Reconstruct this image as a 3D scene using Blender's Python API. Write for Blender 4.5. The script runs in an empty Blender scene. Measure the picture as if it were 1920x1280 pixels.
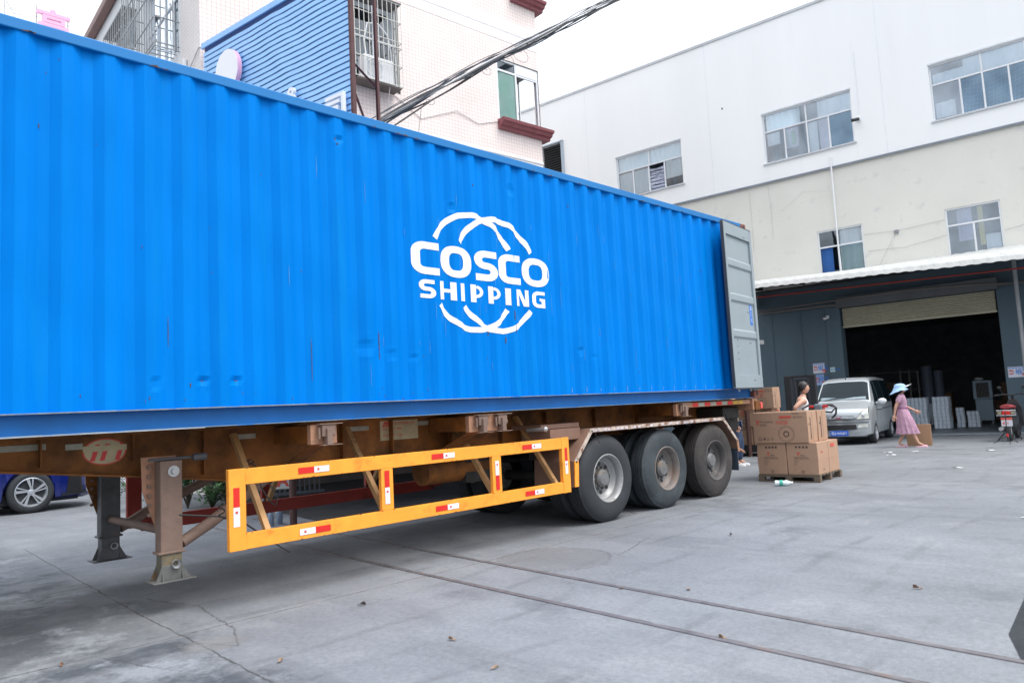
import bpy, bmesh, math, random
from mathutils import Vector, Matrix
R_ = random.Random(7)
rad = math.radians
scene = bpy.context.scene
COL = scene.collection

# ------------------------------------------------------------------ camera
cd = bpy.data.cameras.new('camera'); cam = bpy.data.objects.new('camera', cd); COL.objects.link(cam)
F = Vector((0.70371877, 0.70447947, 0.0921334)); Rr = Vector((0.70993483, -0.70231535, -0.05239926)); Uu = Vector((-0.0277925, -0.10228306, 0.99436701))
m = Matrix.Identity(4)
for i in range(3):
    m[i][0] = Rr[i]; m[i][1] = Uu[i]; m[i][2] = -F[i]
m.translation = Vector((0, -5.782, 1.446)); cam.matrix_world = m
cd.sensor_width = 36; cd.lens = 25.91; cd.clip_start = 0.1; cd.clip_end = 500
cd.dof.use_dof = True; cd.dof.focus_distance = 9.5; cd.dof.aperture_fstop = 2.4
scene.camera = cam
scene.render.resolution_x = 1024; scene.render.resolution_y = 682

# ------------------------------------------------------------------ light
w = bpy.data.worlds.new('World'); scene.world = w; w.use_nodes = True
nt = w.node_tree; nt.nodes.clear()
out = nt.nodes.new('ShaderNodeOutputWorld'); bg = nt.nodes.new('ShaderNodeBackground')
sky = nt.nodes.new('ShaderNodeTexSky'); sky.sky_type = 'NISHITA'; sky.sun_disc = False
SUN_EL, SUN_AZ = 60, 162      # azimuth measured clockwise from +Y
sky.sun_elevation = rad(SUN_EL); sky.sun_rotation = rad(SUN_AZ); sky.dust_density = 4.0; sky.air_density = 1.0; sky.ozone_density = 1.0
bw = nt.nodes.new('ShaderNodeMix'); bw.data_type = 'RGBA'; bw.inputs[0].default_value = 0.72
bw.inputs[7].default_value = (7.6, 8.5, 9.6, 1)          # thin bright overcast veil over the blue
wtc = nt.nodes.new('ShaderNodeTexCoord'); wsp = nt.nodes.new('ShaderNodeSeparateXYZ'); nt.links.new(wtc.outputs['Generated'], wsp.inputs[0])
wmr = nt.nodes.new('ShaderNodeMapRange'); wmr.inputs[1].default_value = 0; wmr.inputs[2].default_value = .9; wmr.inputs[3].default_value = .44; wmr.inputs[4].default_value = 1.55; nt.links.new(wsp.outputs[2], wmr.inputs[0])
wvs = nt.nodes.new('ShaderNodeVectorMath'); wvs.operation = 'SCALE'; wvs.inputs[0].default_value = (8.75, 8.95, 9.25); nt.links.new(wmr.outputs[0], wvs.inputs['Scale']); nt.links.new(wvs.outputs[0], bw.inputs[7])   # overcast: brighter overhead
nt.links.new(sky.outputs[0], bw.inputs[6]); nt.links.new(bw.outputs[2], bg.inputs[0])
bg.inputs[1].default_value = 0.12
nt.links.new(bg.outputs[0], out.inputs[0])
sd = bpy.data.lights.new('sun', 'SUN'); sd.energy = 1.35; sd.angle = rad(28); sd.color = (1, .97, .92)
so = bpy.data.objects.new('sun', sd); COL.objects.link(so)
sdir = Vector((math.sin(rad(SUN_AZ))*math.cos(rad(SUN_EL)), math.cos(rad(SUN_AZ))*math.cos(rad(SUN_EL)), math.sin(rad(SUN_EL))))
so.rotation_euler = sdir.to_track_quat('Z', 'Y').to_euler(); so.location = (0, -10, 30)
scene.view_settings.view_transform = 'Standard'; scene.view_settings.look = 'None'; scene.view_settings.gamma = 1
scene.view_settings.exposure = 0.82

# ------------------------------------------------------------------ helpers
MATRIX = {}
class MB:
    def __init__(s): s.bm = bmesh.new(); s.k = 0
    def _f(s, vs):
        try:
            f = s.bm.faces.new(vs); f.material_index = s.k; return f
        except ValueError: return None
    def box(s, x0, x1, y0, y1, z0, z1, M=None, taper=None):
        P = [(x, y, z) for z in (z0, z1) for y in (y0, y1) for x in (x0, x1)]
        if taper:
            cx, cy = (x0+x1)/2, (y0+y1)/2
            P = [(cx+(x-cx)*(taper[0] if z == z1 else 1), cy+(y-cy)*(taper[1] if z == z1 else 1), z) for x, y, z in P]
        v = [s.bm.verts.new(M @ Vector(p) if M else p) for p in P]
        for q in ((0,2,3,1),(4,5,7,6),(0,1,5,4),(2,6,7,3),(0,4,6,2),(1,3,7,5)): s._f([v[i] for i in q])
        return s
    def loft(s, rings, closed=True, caps=True):
        vr = [[s.bm.verts.new(p) for p in r] for r in rings]; n = len(vr[0])
        for a, b in zip(vr, vr[1:]):
            for i in range(n if closed else n-1):
                j = (i+1) % n; s._f([a[i], a[j], b[j], b[i]])
        if caps and closed:
            s._f(vr[0][::-1]); s._f(vr[-1])
        return s
    def prism(s, pts, vec):
        vec = Vector(vec); a = [Vector(p) for p in pts]
        return s.loft([a, [p+vec for p in a]])
    def poly(s, pts): s._f([s.bm.verts.new(p) for p in pts]); return s
    def cyl(s, p0, p1, r, r2=None, n=14, cap=True):
        p0 = Vector(p0); p1 = Vector(p1); r2 = r if r2 is None else r2
        q = (p1-p0).to_track_quat('Z', 'Y'); X = q @ Vector((1,0,0)); Y = q @ Vector((0,1,0))
        rg = lambda c, r: [c+X*r*math.cos(2*math.pi*i/n)+Y*r*math.sin(2*math.pi*i/n) for i in range(n)]
        return s.loft([rg(p0, r), rg(p1, r2)], True, cap)
    def tube(s, pts, r, n=8, cap=True):
        pts = [Vector(p) for p in pts]; rings = []; up = Vector((0, 0, 1)); prev = None
        for i, p in enumerate(pts):
            d = (pts[min(i+1, len(pts)-1)]-pts[max(i-1, 0)]).normalized()
            if prev is None:
                X = d.cross(up)
                if X.length < .1: X = d.cross(Vector((0, 1, 0)))
            else: X = prev - d*prev.dot(d)
            X.normalize(); prev = X.copy(); Y = d.cross(X)
            rr = r[i] if isinstance(r, (list, tuple)) else r
            rings.append([p+X*rr*math.cos(2*math.pi*k/n)+Y*rr*math.sin(2*math.pi*k/n) for k in range(n)])
        return s.loft(rings, True, cap)
    def lathe(s, prof, o=(0,0,0), ax='Z', n=32, caps=False, seg=None):
        o = Vector(o); rings = []
        for r, h in prof:
            ring = []
            for i in range(n):
                a = 2*math.pi*i/n; c, q = r*math.cos(a), r*math.sin(a)
                ring.append(o+Vector({'Z': (c, q, h), 'Y': (c, h, q), 'X': (h, c, q)}[ax]))
            rings.append(ring)
        return s.loft(rings, True, caps)
    def ball(s, c, r, sub=2, sc=(1,1,1), M=None):
        T = Matrix.Translation(Vector(c)) @ Matrix.Diagonal((r*sc[0], r*sc[1], r*sc[2], 1))
        if M: T = Matrix.Translation(Vector(c)) @ M @ Matrix.Diagonal((r*sc[0], r*sc[1], r*sc[2], 1))
        n0 = set(s.bm.faces); bmesh.ops.create_icosphere(s.bm, subdivisions=sub, radius=1, matrix=T)
        if s.k:
            for f in s.bm.faces:
                if f not in n0: f.material_index = s.k
        return s
    def text(s, body, size, M, ext=0.0, bold=0.0, align='LEFT', sx=1.0, shear=0):
        cu = bpy.data.curves.new('t', 'FONT'); cu.body = body; cu.size = size; cu.offset = bold; cu.align_x = align
        cu.extrude = ext; cu.shear = shear; cu.resolution_u = 3
        ob = bpy.data.objects.new('t', cu); COL.objects.link(ob)
        dg = bpy.context.evaluated_depsgraph_get(); me = bpy.data.meshes.new_from_object(ob.evaluated_get(dg))
        T = M @ Matrix.Diagonal((sx, 1, 1, 1)); b = len(s.bm.verts)
        vs = [s.bm.verts.new(T @ v.co) for v in me.vertices]
        for p in me.polygons: s._f([vs[i] for i in p.vertices])
        bpy.data.objects.remove(ob); bpy.data.curves.remove(cu); bpy.data.meshes.remove(me)
        return s
    def build(s, name, mats, parent=None, smooth=False, bevel=0, world=False, seg=2, angle=35):
        if parent is not None and world: s.bm.transform(MATRIX[parent.name].inverted())
        bmesh.ops.recalc_face_normals(s.bm, faces=s.bm.faces)
        me = bpy.data.meshes.new(name); s.bm.to_mesh(me); s.bm.free()
        o = bpy.data.objects.new(name, me); COL.objects.link(o)
        for mm in (mats if isinstance(mats, (list, tuple)) else [mats]): me.materials.append(mm)
        if smooth:
            for p in me.polygons: p.use_smooth = True
        if parent is not None: o.parent = parent
        if bevel:
            b = o.modifiers.new('b', 'BEVEL'); b.width = bevel; b.segments = seg; b.limit_method = 'ANGLE'; b.angle_limit = rad(angle)
        if smooth:
            es = o.modifiers.new('es', 'EDGE_SPLIT'); es.split_angle = rad(40)
        return o
def tag(o, label, cat, group=None, kind=None):
    if label: o['label'] = label
    if cat: o['category'] = cat
    if group: o['group'] = group
    if kind: o['kind'] = kind
    return o
def thing(name, label, cat, loc=(0,0,0), rotz=0, group=None):
    o = bpy.data.objects.new(name, None); COL.objects.link(o); o.empty_display_size = .2
    o.location = loc; o.rotation_euler = (0, 0, rotz)
    MATRIX[o.name] = Matrix.Translation(Vector(loc)) @ Matrix.Rotation(rotz, 4, 'Z')
    return tag(o, label, cat, group)
def struct(o): o['kind'] = 'structure'; return o
def copy_tree(o, parent=None):
    c = o.copy(); COL.objects.link(c)
    if parent is not None: c.parent = parent
    for ch in [x for x in bpy.data.objects if x.parent == o]: copy_tree(ch, c)
    return c

# ------------------------------------------------------------------ materials
def pm(name, col, rough=.6, metal=0.0, var=.12, vs=2.0, dirt=None, dirt_amt=.5, dirt_scale=3.0, stretch=(1,1,1), bump=0.0, bs=60.0, spec=.5, coat=0.0, dsharp=.12, fine=.0):
    M = bpy.data.materials.new(name); M.use_nodes = True; n = M.node_tree; N = n.nodes; L = n.links
    b = N['Principled BSDF']; b.inputs['Roughness'].default_value = rough; b.inputs['Metallic'].default_value = metal
    b.inputs['Specular IOR Level'].default_value = spec
    if coat: b.inputs['Coat Weight'].default_value = coat; b.inputs['Coat Roughness'].default_value = .08
    tc = N.new('ShaderNodeTexCoord')
    mp = N.new('ShaderNodeMapping'); mp.inputs['Scale'].default_value = stretch; L.new(tc.outputs['Object'], mp.inputs[0])
    no = N.new('ShaderNodeTexNoise'); no.inputs['Scale'].default_value = vs; no.inputs['Detail'].default_value = 6; no.inputs['Roughness'].default_value = .6
    L.new(mp.outputs[0], no.inputs[0])
    mr = N.new('ShaderNodeMapRange'); mr.inputs[1].default_value = .3; mr.inputs[2].default_value = .7; mr.inputs[3].default_value = 1-var; mr.inputs[4].default_value = 1+var
    L.new(no.outputs[0], mr.inputs[0])
    vm = N.new('ShaderNodeVectorMath'); vm.operation = 'SCALE'; vm.inputs[0].default_value = col[:3]; L.new(mr.outputs[0], vm.inputs['Scale'])
    cur = vm.outputs[0]
    if fine:
        f = N.new('ShaderNodeTexNoise'); f.inputs['Scale'].default_value = 90; f.inputs['Detail'].default_value = 3; L.new(tc.outputs['Object'], f.inputs[0])
        fr = N.new('ShaderNodeMapRange'); fr.inputs[1].default_value = .3; fr.inputs[2].default_value = .7; fr.inputs[3].default_value = 1-fine; fr.inputs[4].default_value = 1+fine; L.new(f.outputs[0], fr.inputs[0])
        v2 = N.new('ShaderNodeVectorMath'); v2.operation = 'SCALE'; L.new(cur, v2.inputs[0]); L.new(fr.outputs[0], v2.inputs['Scale']); cur = v2.outputs[0]
    if dirt:
        d = N.new('ShaderNodeTexNoise'); d.inputs['Scale'].default_value = dirt_scale; d.inputs['Detail'].default_value = 8; d.inputs['Roughness'].default_value = .68
        L.new(mp.outputs[0], d.inputs[0])
        t = .72-.35*dirt_amt
        dr = N.new('ShaderNodeMapRange'); dr.inputs[1].default_value = t; dr.inputs[2].default_value = t+dsharp; L.new(d.outputs[0], dr.inputs[0])
        mx = N.new('ShaderNodeMix'); mx.data_type = 'RGBA'; L.new(dr.outputs[0], mx.inputs[0]); L.new(cur, mx.inputs[6]); mx.inputs[7].default_value = (*dirt, 1); cur = mx.outputs[2]
        rr = N.new('ShaderNodeMapRange'); rr.inputs[3].default_value = rough; rr.inputs[4].default_value = min(.95, rough+.25); L.new(dr.outputs[0], rr.inputs[0]); L.new(rr.outputs[0], b.inputs['Roughness'])
    L.new(cur, b.inputs['Base Color'])
    if bump:
        bn = N.new('ShaderNodeTexNoise'); bn.inputs['Scale'].default_value = bs; bn.inputs['Detail'].default_value = 5; L.new(tc.outputs['Object'], bn.inputs[0])
        bu = N.new('ShaderNodeBump'); bu.inputs['Strength'].default_value = bump; bu.inputs['Distance'].default_value = .01; L.new(bn.outputs[0], bu.inputs['Height']); L.new(bu.outputs[0], b.inputs['Normal'])
    return M
def glassmat(name, tint, refl=.35, rough=.02, gc=(.85,.93,1)):
    M = bpy.data.materials.new(name); M.use_nodes = True; n = M.node_tree; N = n.nodes; L = n.links; N.clear()
    o = N.new('ShaderNodeOutputMaterial'); g = N.new('ShaderNodeBsdfGlossy'); g.inputs['Roughness'].default_value = rough; g.inputs['Color'].default_value = (*gc, 1)
    t = N.new('ShaderNodeBsdfTransparent'); t.inputs[0].default_value = (*tint, 1)
    lw = N.new('ShaderNodeLayerWeight'); lw.inputs[0].default_value = .3
    mr = N.new('ShaderNodeMapRange'); mr.inputs[3].default_value = refl; mr.inputs[4].default_value = 1; L.new(lw.outputs['Fresnel'], mr.inputs[0])
    tc = N.new('ShaderNodeTexCoord'); no = N.new('ShaderNodeTexNoise'); no.inputs['Scale'].default_value = 1.3; L.new(tc.outputs['Object'], no.inputs[0])
    bu = N.new('ShaderNodeBump'); bu.inputs['Strength'].default_value = .08; bu.inputs['Distance'].default_value = .03; L.new(no.outputs[0], bu.inputs['Height']); L.new(bu.outputs[0], g.inputs['Normal'])
    n2 = N.new('ShaderNodeTexNoise'); n2.inputs['Scale'].default_value = 1.1; n2.inputs['Detail'].default_value = 2; L.new(tc.outputs['Object'], n2.inputs[0]); ad = N.new('ShaderNodeMapRange'); ad.inputs[1].default_value = .35; ad.inputs[2].default_value = .65; ad.inputs[3].default_value = -.05; ad.inputs[4].default_value = .07; L.new(n2.outputs[0], ad.inputs[0]); sm_ = N.new('ShaderNodeMath'); sm_.use_clamp = True; L.new(mr.outputs[0], sm_.inputs[0]); L.new(ad.outputs[0], sm_.inputs[1])
    mx = N.new('ShaderNodeMixShader'); L.new(sm_.outputs[0], mx.inputs[0]); L.new(t.outputs[0], mx.inputs[1]); L.new(g.outputs[0], mx.inputs[2]); L.new(mx.outputs[0], o.inputs[0])
    return M
def tilemat(name, axes, c1, c2, mortar, size=.1):
    M = bpy.data.materials.new(name); M.use_nodes = True; n = M.node_tree; N = n.nodes; L = n.links; b = N['Principled BSDF']
    tc = N.new('ShaderNodeTexCoord'); sp = N.new('ShaderNodeSeparateXYZ'); cb = N.new('ShaderNodeCombineXYZ'); L.new(tc.outputs['Object'], sp.inputs[0])
    L.new(sp.outputs[axes[0]], cb.inputs[0]); L.new(sp.outputs[axes[1]], cb.inputs[1])
    br = N.new('ShaderNodeTexBrick'); br.offset = 0; br.squash = 1; L.new(cb.outputs[0], br.inputs[0])
    br.inputs['Color1'].default_value = (*c1, 1); br.inputs['Color2'].default_value = (*c2, 1); br.inputs['Mortar'].default_value = (*mortar, 1)
    br.inputs['Scale'].default_value = 1; br.inputs['Mortar Size'].default_value = size*.055; br.inputs['Mortar Smooth'].default_value = .3; br.inputs['Brick Width'].default_value = size; br.inputs['Row Height'].default_value = size; br.inputs['Bias'].default_value = 0
    no = N.new('ShaderNodeTexNoise'); no.inputs['Scale'].default_value = .9; no.inputs['Detail'].default_value = 7; L.new(tc.outputs['Object'], no.inputs[0])
    mr = N.new('ShaderNodeMapRange'); mr.inputs[1].default_value = .3; mr.inputs[2].default_value = .7; mr.inputs[3].default_value = .93; mr.inputs[4].default_value = 1.05; L.new(no.outputs[0], mr.inputs[0])
    vm = N.new('ShaderNodeVectorMath'); vm.operation = 'SCALE'; L.new(br.outputs[0], vm.inputs[0]); L.new(mr.outputs[0], vm.inputs['Scale']); L.new(vm.outputs[0], b.inputs['Base Color'])
    b.inputs['Roughness'].default_value = .45
    bu = N.new('ShaderNodeBump'); bu.inputs['Strength'].default_value = .4; bu.inputs['Distance'].default_value = .005; bu.invert = True; L.new(br.outputs['Fac'], bu.inputs['Height']); L.new(bu.outputs[0], b.inputs['Normal'])
    return M

BLUE = pm('container_blue', (.0, .188, .64), .42, var=.09, vs=4.0, stretch=(1,1,.09), bump=.05, bs=25, spec=.04, dirt=(.002,.213,.60), dirt_amt=.5, dirt_scale=5, dsharp=.25)
BLUE_RAIL = pm('container_rail_blue', (.002, .12, .37), .5, var=.12, vs=3, dirt=(.16,.09,.06), dirt_amt=.12, dirt_scale=9, spec=.4)
CASTING = pm('casting_paint', (.22,.075,.05), .75, var=.2, vs=12, dirt=(.05,.03,.025), dirt_amt=.4, dirt_scale=14)
DOOR_GREY = pm('door_grey', (.28,.335,.365), .5, var=.05, vs=3, dirt=(.25,.28,.3), dirt_amt=.12, dirt_scale=6, dsharp=.3)
LOGO_W = pm('logo_white', (.82,.85,.88), .5, var=.04, vs=8)
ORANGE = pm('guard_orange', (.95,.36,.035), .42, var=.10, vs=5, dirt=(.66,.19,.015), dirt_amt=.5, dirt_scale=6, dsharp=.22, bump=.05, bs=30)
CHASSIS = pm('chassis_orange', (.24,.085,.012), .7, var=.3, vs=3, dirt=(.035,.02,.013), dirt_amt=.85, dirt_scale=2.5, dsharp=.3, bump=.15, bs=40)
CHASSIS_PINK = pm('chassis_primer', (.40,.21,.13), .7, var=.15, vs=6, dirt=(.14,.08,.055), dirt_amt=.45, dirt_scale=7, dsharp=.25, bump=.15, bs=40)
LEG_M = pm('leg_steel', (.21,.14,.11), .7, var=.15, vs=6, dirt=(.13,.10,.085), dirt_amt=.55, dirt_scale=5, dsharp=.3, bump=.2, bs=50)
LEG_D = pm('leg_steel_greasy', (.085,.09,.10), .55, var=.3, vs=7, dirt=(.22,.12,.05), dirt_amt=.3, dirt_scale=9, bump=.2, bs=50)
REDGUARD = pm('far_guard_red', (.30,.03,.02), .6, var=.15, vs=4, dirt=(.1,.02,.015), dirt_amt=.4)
BLACK = pm('black_steel', (.02,.021,.024), .55, var=.2)
DARK = pm('dark_grime', (.035,.033,.032), .8, var=.3, vs=6)
STEEL = pm('galvanised', (.45,.46,.47), .45, metal=.6, var=.1)
ALU = pm('white_aluminium', (.74,.77,.80), .4, var=.04)
PLASTIC_W = pm('white_plastic', (.78,.80,.82), .4, var=.03)
RED = pm('red_paint', (.62,.03,.03), .4, var=.05)
STK_R = pm('sticker_red', (.66,.02,.015), .35, var=.06, vs=30)
STK_W = pm('sticker_white', (.72,.76,.86), .35, var=.04, vs=30)
INK = pm('ink_black', (.06,.05,.05), .7, var=.05)
INK_R = pm('ink_red', (.60,.09,.06), .7, var=.05)

# ------------------------------------------------------------------ ground
def ground_material():
    M = bpy.data.materials.new('concrete_yard'); M.use_nodes = True; nt = M.node_tree; N = nt.nodes; L = nt.links; b = N['Principled BSDF']
    tc = N.new('ShaderNodeTexCoord'); co = tc.outputs['Object']
    def noise(scale, detail=6, rough=.6, st=(1,1,1), rot=0):
        mp = N.new('ShaderNodeMapping'); mp.inputs['Scale'].default_value = st; mp.inputs['Rotation'].default_value = (0,0,rot); L.new(co, mp.inputs[0])
        n = N.new('ShaderNodeTexNoise'); n.inputs['Scale'].default_value = scale; n.inputs['Detail'].default_value = detail; n.inputs['Roughness'].default_value = rough
        L.new(mp.outputs[0], n.inputs[0]); return n
    def rng(src, a, b_, c, d):
        r = N.new('ShaderNodeMapRange'); r.inputs[1].default_value = a; r.inputs[2].default_value = b_; r.inputs[3].default_value = c; r.inputs[4].default_value = d; L.new(src, r.inputs[0]); return r.outputs[0]
    def mix(f, a, c):
        x = N.new('ShaderNodeMix'); x.data_type = 'RGBA'
        if isinstance(f, float): x.inputs[0].default_value = f
        else: L.new(f, x.inputs[0])
        for i, v in ((6, a), (7, c)):
            if isinstance(v, tuple): x.inputs[i].default_value = (*v, 1)
            else: L.new(v, x.inputs[i])
        return x.outputs[2]
    def mul(a, b_, op='MULTIPLY'):
        x = N.new('ShaderNodeMath'); x.operation = op; x.use_clamp = False
        for i, v in enumerate((a, b_)):
            if isinstance(v, (int, float)): x.inputs[i].default_value = v
            else: L.new(v, x.inputs[i])
        return x.outputs[0]
    base = mix(rng(noise(.35, 5, .55).outputs[0], .35, .65, 0, 1), (.335,.352,.375), (.43,.45,.475))
    base = mix(rng(noise(2.2, 8, .7, (1,.45,1), .5).outputs[0], .42, .72, 0, .55), base, (.245,.262,.285))
    base = mix(rng(noise(1.1, 8, .75).outputs[0], .56, .70, 0, .6), base, (.52,.53,.545))
    base = mix(rng(noise(.6, 9, .72, (1,1,1), 1).outputs[0], .57, .66, 0, .6), base, (.20,.215,.235))
    # old left-hand slabs: more stained; an even darkening stands in for dimmer light
    sp = N.new('ShaderNodeSeparateXYZ'); L.new(co, sp.inputs[0])
    lf = rng(sp.outputs[0], 2.0, 2.3, 1, 0)
    base = mix(mul(lf, .38), base, (.20,.215,.225))
    st = mul(lf, rng(noise(.9, 9, .68, (1,1.5,1), 2).outputs[0], .47, .56, 0, .85))
    base = mix(st, base, (.115,.13,.15))
    st2 = mul(lf, rng(noise(1.5, 9, .75, (1,1,1), 3).outputs[0], .52, .60, 0, .8)); base = mix(st2, base, (.50,.53,.56))
    base = mix(rng(noise(.8, 9, .75, (1,.22,1), .9).outputs[0], .54, .66, 0, .5), base, (.22,.23,.245))
    wv = N.new('ShaderNodeTexWave'); wv.wave_type = 'RINGS'; wv.inputs['Scale'].default_value = .55; wv.inputs['Distortion'].default_value = 5; wv.inputs['Detail'].default_value = 3; wv.inputs['Detail Scale'].default_value = .4
    mpw = N.new('ShaderNodeMapping'); mpw.inputs['Location'].default_value = (-3, 9, 0); L.new(co, mpw.inputs[0]); L.new(mpw.outputs[0], wv.inputs[0])
    base = mix(mul(rng(wv.outputs['Fac'], .90, .99, 0, .30), rng(noise(1.3, 6, .7).outputs[0], .45, .6, 0, 1)), base, (.15,.155,.165))   # tyre marks
    base = mix(rng(noise(42, 5, .8).outputs[0], .66, .72, 0, .6), base, (.16,.16,.165)); base = mix(rng(noise(33, 5, .8, (1,1,1), 2).outputs[0], .67, .72, 0, .5), base, (.58,.58,.57))
    fi = rng(noise(170, 3, .75).outputs[0], .3, .7, .70, 1.28); f2 = rng(noise(26, 6, .75).outputs[0], .3, .7, .80, 1.18)
    vm = N.new('ShaderNodeVectorMath'); vm.operation = 'SCALE'; L.new(base, vm.inputs[0]); L.new(mul(fi, f2), vm.inputs['Scale']); base = vm.outputs[0]
    # joints and cracks: distance to a line segment, wobbling
    g = bpy.data.node_groups.new('seg', 'ShaderNodeTree'); I = g.interface
    for nm in ('P', 'A', 'B'): I.new_socket(nm, in_out='INPUT', socket_type='NodeSocketVector')
    I.new_socket('D', in_out='OUTPUT', socket_type='NodeSocketFloat')
    gi = g.nodes.new('NodeGroupInput'); go = g.nodes.new('NodeGroupOutput')
    def V(op, a, b_=None, sc=None):
        x = g.nodes.new('ShaderNodeVectorMath'); x.operation = op; g.links.new(a, x.inputs[0])
        if b_ is not None: g.links.new(b_, x.inputs[1])
        if sc is not None: g.links.new(sc, x.inputs['Scale'])
        return x
    pa = V('SUBTRACT', gi.outputs['P'], gi.outputs['A']).outputs[0]; ba = V('SUBTRACT', gi.outputs['B'], gi.outputs['A']).outputs[0]
    d1 = V('DOT_PRODUCT', pa, ba).outputs['Value']; d2 = V('DOT_PRODUCT', ba, ba).outputs['Value']
    dv = g.nodes.new('ShaderNodeMath'); dv.operation = 'DIVIDE'; dv.use_clamp = True; g.links.new(d1, dv.inputs[0]); g.links.new(d2, dv.inputs[1])
    pr = V('SCALE', ba, sc=dv.outputs[0]).outputs[0]; ln = V('LENGTH', V('SUBTRACT', pa, pr).outputs[0]).outputs['Value']; g.links.new(ln, go.inputs[0])
    wn = noise(3.0, 10, .8); ws = N.new('ShaderNodeVectorMath'); ws.operation = 'SUBTRACT'; ws.inputs[1].default_value = (.5,.5,.5); L.new(wn.outputs['Color'], ws.inputs[0])
    fl = N.new('ShaderNodeVectorMath'); fl.operation = 'MULTIPLY'; fl.inputs[1].default_value = (1,1,0); L.new(co, fl.inputs[0])
    def wob(amt):
        s = N.new('ShaderNodeVectorMath'); s.operation = 'MULTIPLY'; s.inputs[1].default_value = (amt, amt, 0); L.new(ws.outputs[0], s.inputs[0])
        a = N.new('ShaderNodeVectorMath'); a.operation = 'ADD'; L.new(fl.outputs[0], a.inputs[0]); L.new(s.outputs[0], a.inputs[1]); return a.outputs[0]
    def segs(P, lst):
        cur = None
        for (a, c) in lst:
            n = N.new('ShaderNodeGroup'); n.node_tree = g; L.new(P, n.inputs['P']); n.inputs['A'].default_value = (*a, 0); n.inputs['B'].default_value = (*c, 0)
            cur = n.outputs[0] if cur is None else mul(cur, n.outputs[0], 'MINIMUM')
        return cur
    straight = [((2.12,-.31),(12,-.45)), ((2.28,5.5),(2.06,.61)), ((2.06,.61),(2.04,-.51)), ((2.04,-.51),(1.9,-5)), ((-6,3.95),(4.2,3.78)), ((4.2,3.78),(8,3.7)), ((-6,-.05),(2.1,-.33)), ((11.5,-6),(11.9,6)), ((20,-8),(20.5,6)), ((-6,8.2),(6,8))]
    cracks = [((1.42,2.15),(2.14,2.16)), ((2.05,1.9),(2.46,.45)), ((2.46,.45),(2.34,-.51)), ((2.34,-.51),(2.18,-.9)), ((2.18,-.9),(2.04,-.6)), ((1.5,-.35),(1.75,-1.1)), ((5.8,-1.28),(6.7,-1.0)), ((2.1,1.2),(3.1,1.5)), ((8,3),(9.4,2.2)), ((7.5,-5),(9.8,-6.4)), ((.9,.9),(1.9,1.4)), ((2.14,2.16),(1.7,2.9))]
    ds = segs(wob(.10), straight); dc = segs(wob(.16), cracks)
    hal = rng(ds, .0, .10, .4, 0); base = mix(mul(hal, rng(noise(9, 6, .8).outputs[0], .4, .6, 0, .8)), base, (.5,.5,.5))
    gap = rng(noise(2.5, 4, .6).outputs[0], .35, .5, .15, 1)
    base = mix(mul(rng(ds, .003, .009, .9, 0), gap), base, (.10,.098,.095)); base = mix(mul(rng(dc, .002, .008, .8, 0), gap), base, (.11,.105,.10))
    # spalled patches
    for (cx, cy, r0, c0) in ((5.35,-.85,.55,(.27,.275,.275)), (2.12,-.72,.20,(.36,.355,.34)), (.7,.55,.75,(.12,.13,.145)), (1.5,1.15,.4,(.14,.15,.165)), (7.6,1.2,1.1,(.2,.215,.23))):
        sb = N.new('ShaderNodeVectorMath'); sb.operation = 'DISTANCE'; sb.inputs[1].default_value = (cx, cy, 0); L.new(wob(.5), sb.inputs[0])
        e = rng(sb.outputs['Value'], r0*.93, r0, .62, 0); base = mix(mul(e, rng(noise(14, 8, .8).outputs[0], .35, .6, .5, 1)), base, c0)
        e2 = mul(rng(sb.outputs['Value'], r0*.97, r0, 0, 1), rng(sb.outputs['Value'], r0, r0*1.03, 1, 0)); base = mix(mul(e2, rng(noise(5, 6, .8).outputs[0], .45, .55, 0, .8)), base, (.11,.10,.095))
    dk = N.new('ShaderNodeVectorMath'); dk.operation = 'MULTIPLY'; dk.inputs[1].default_value = (.53, .54, .555); L.new(base, dk.inputs[0])
    L.new(dk.outputs[0], b.inputs['Base Color']); b.inputs['Specular IOR Level'].default_value = .3
    L.new(rng(noise(.9, 6, .7).outputs[0], .35, .65, .55, .85), b.inputs['Roughness'])
    bu = N.new('ShaderNodeBump'); bu.inputs['Strength'].default_value = .35; bu.inputs['Distance'].default_value = .006
    hh = mul(mul(noise(120, 4, .7).outputs[0], .5), mul(noise(14, 8, .75).outputs[0], 1.0), 'ADD'); hh = mul(hh, mul(rng(ds, .0, .012, 1.5, 0), rng(dc, .0, .010, 1.2, 0), 'ADD'), 'SUBTRACT')
    L.new(hh, bu.inputs['Height']); L.new(bu.outputs[0], b.inputs['Normal'])
    return M
GROUND = ground_material()
g = MB(); g.poly([(-150,-150,0),(200,-150,0),(200,200,0),(-150,200,0)]); struct(g.build('ground', GROUND))
g = MB(); g.poly([(5.5,3.6,.004),(22,3.2,.004),(22,9.1,.004),(6.2,9.6,.004),(5.9,6.5,.004)]); struct(g.build('painted_shade', pm('painted_shade', (.045,.045,.045), .8, var=.35, vs=1.5, dirt=(.09,.088,.085), dirt_amt=.4, fine=.2, bump=.3)))  # near-black sheet: shade painted onto the ground behind the trailer
# dark flat sheet just above the ground at the right edge
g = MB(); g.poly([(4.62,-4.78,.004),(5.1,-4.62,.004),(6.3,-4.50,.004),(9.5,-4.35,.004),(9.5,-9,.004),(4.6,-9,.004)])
struct(g.build('dark_patch', pm('dark_patch', (.045,.05,.055), .95, spec=.05, var=.2, vs=3, dirt=(.09,.095,.10), dirt_amt=.4, bump=.3, bs=90, fine=.15)))
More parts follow.
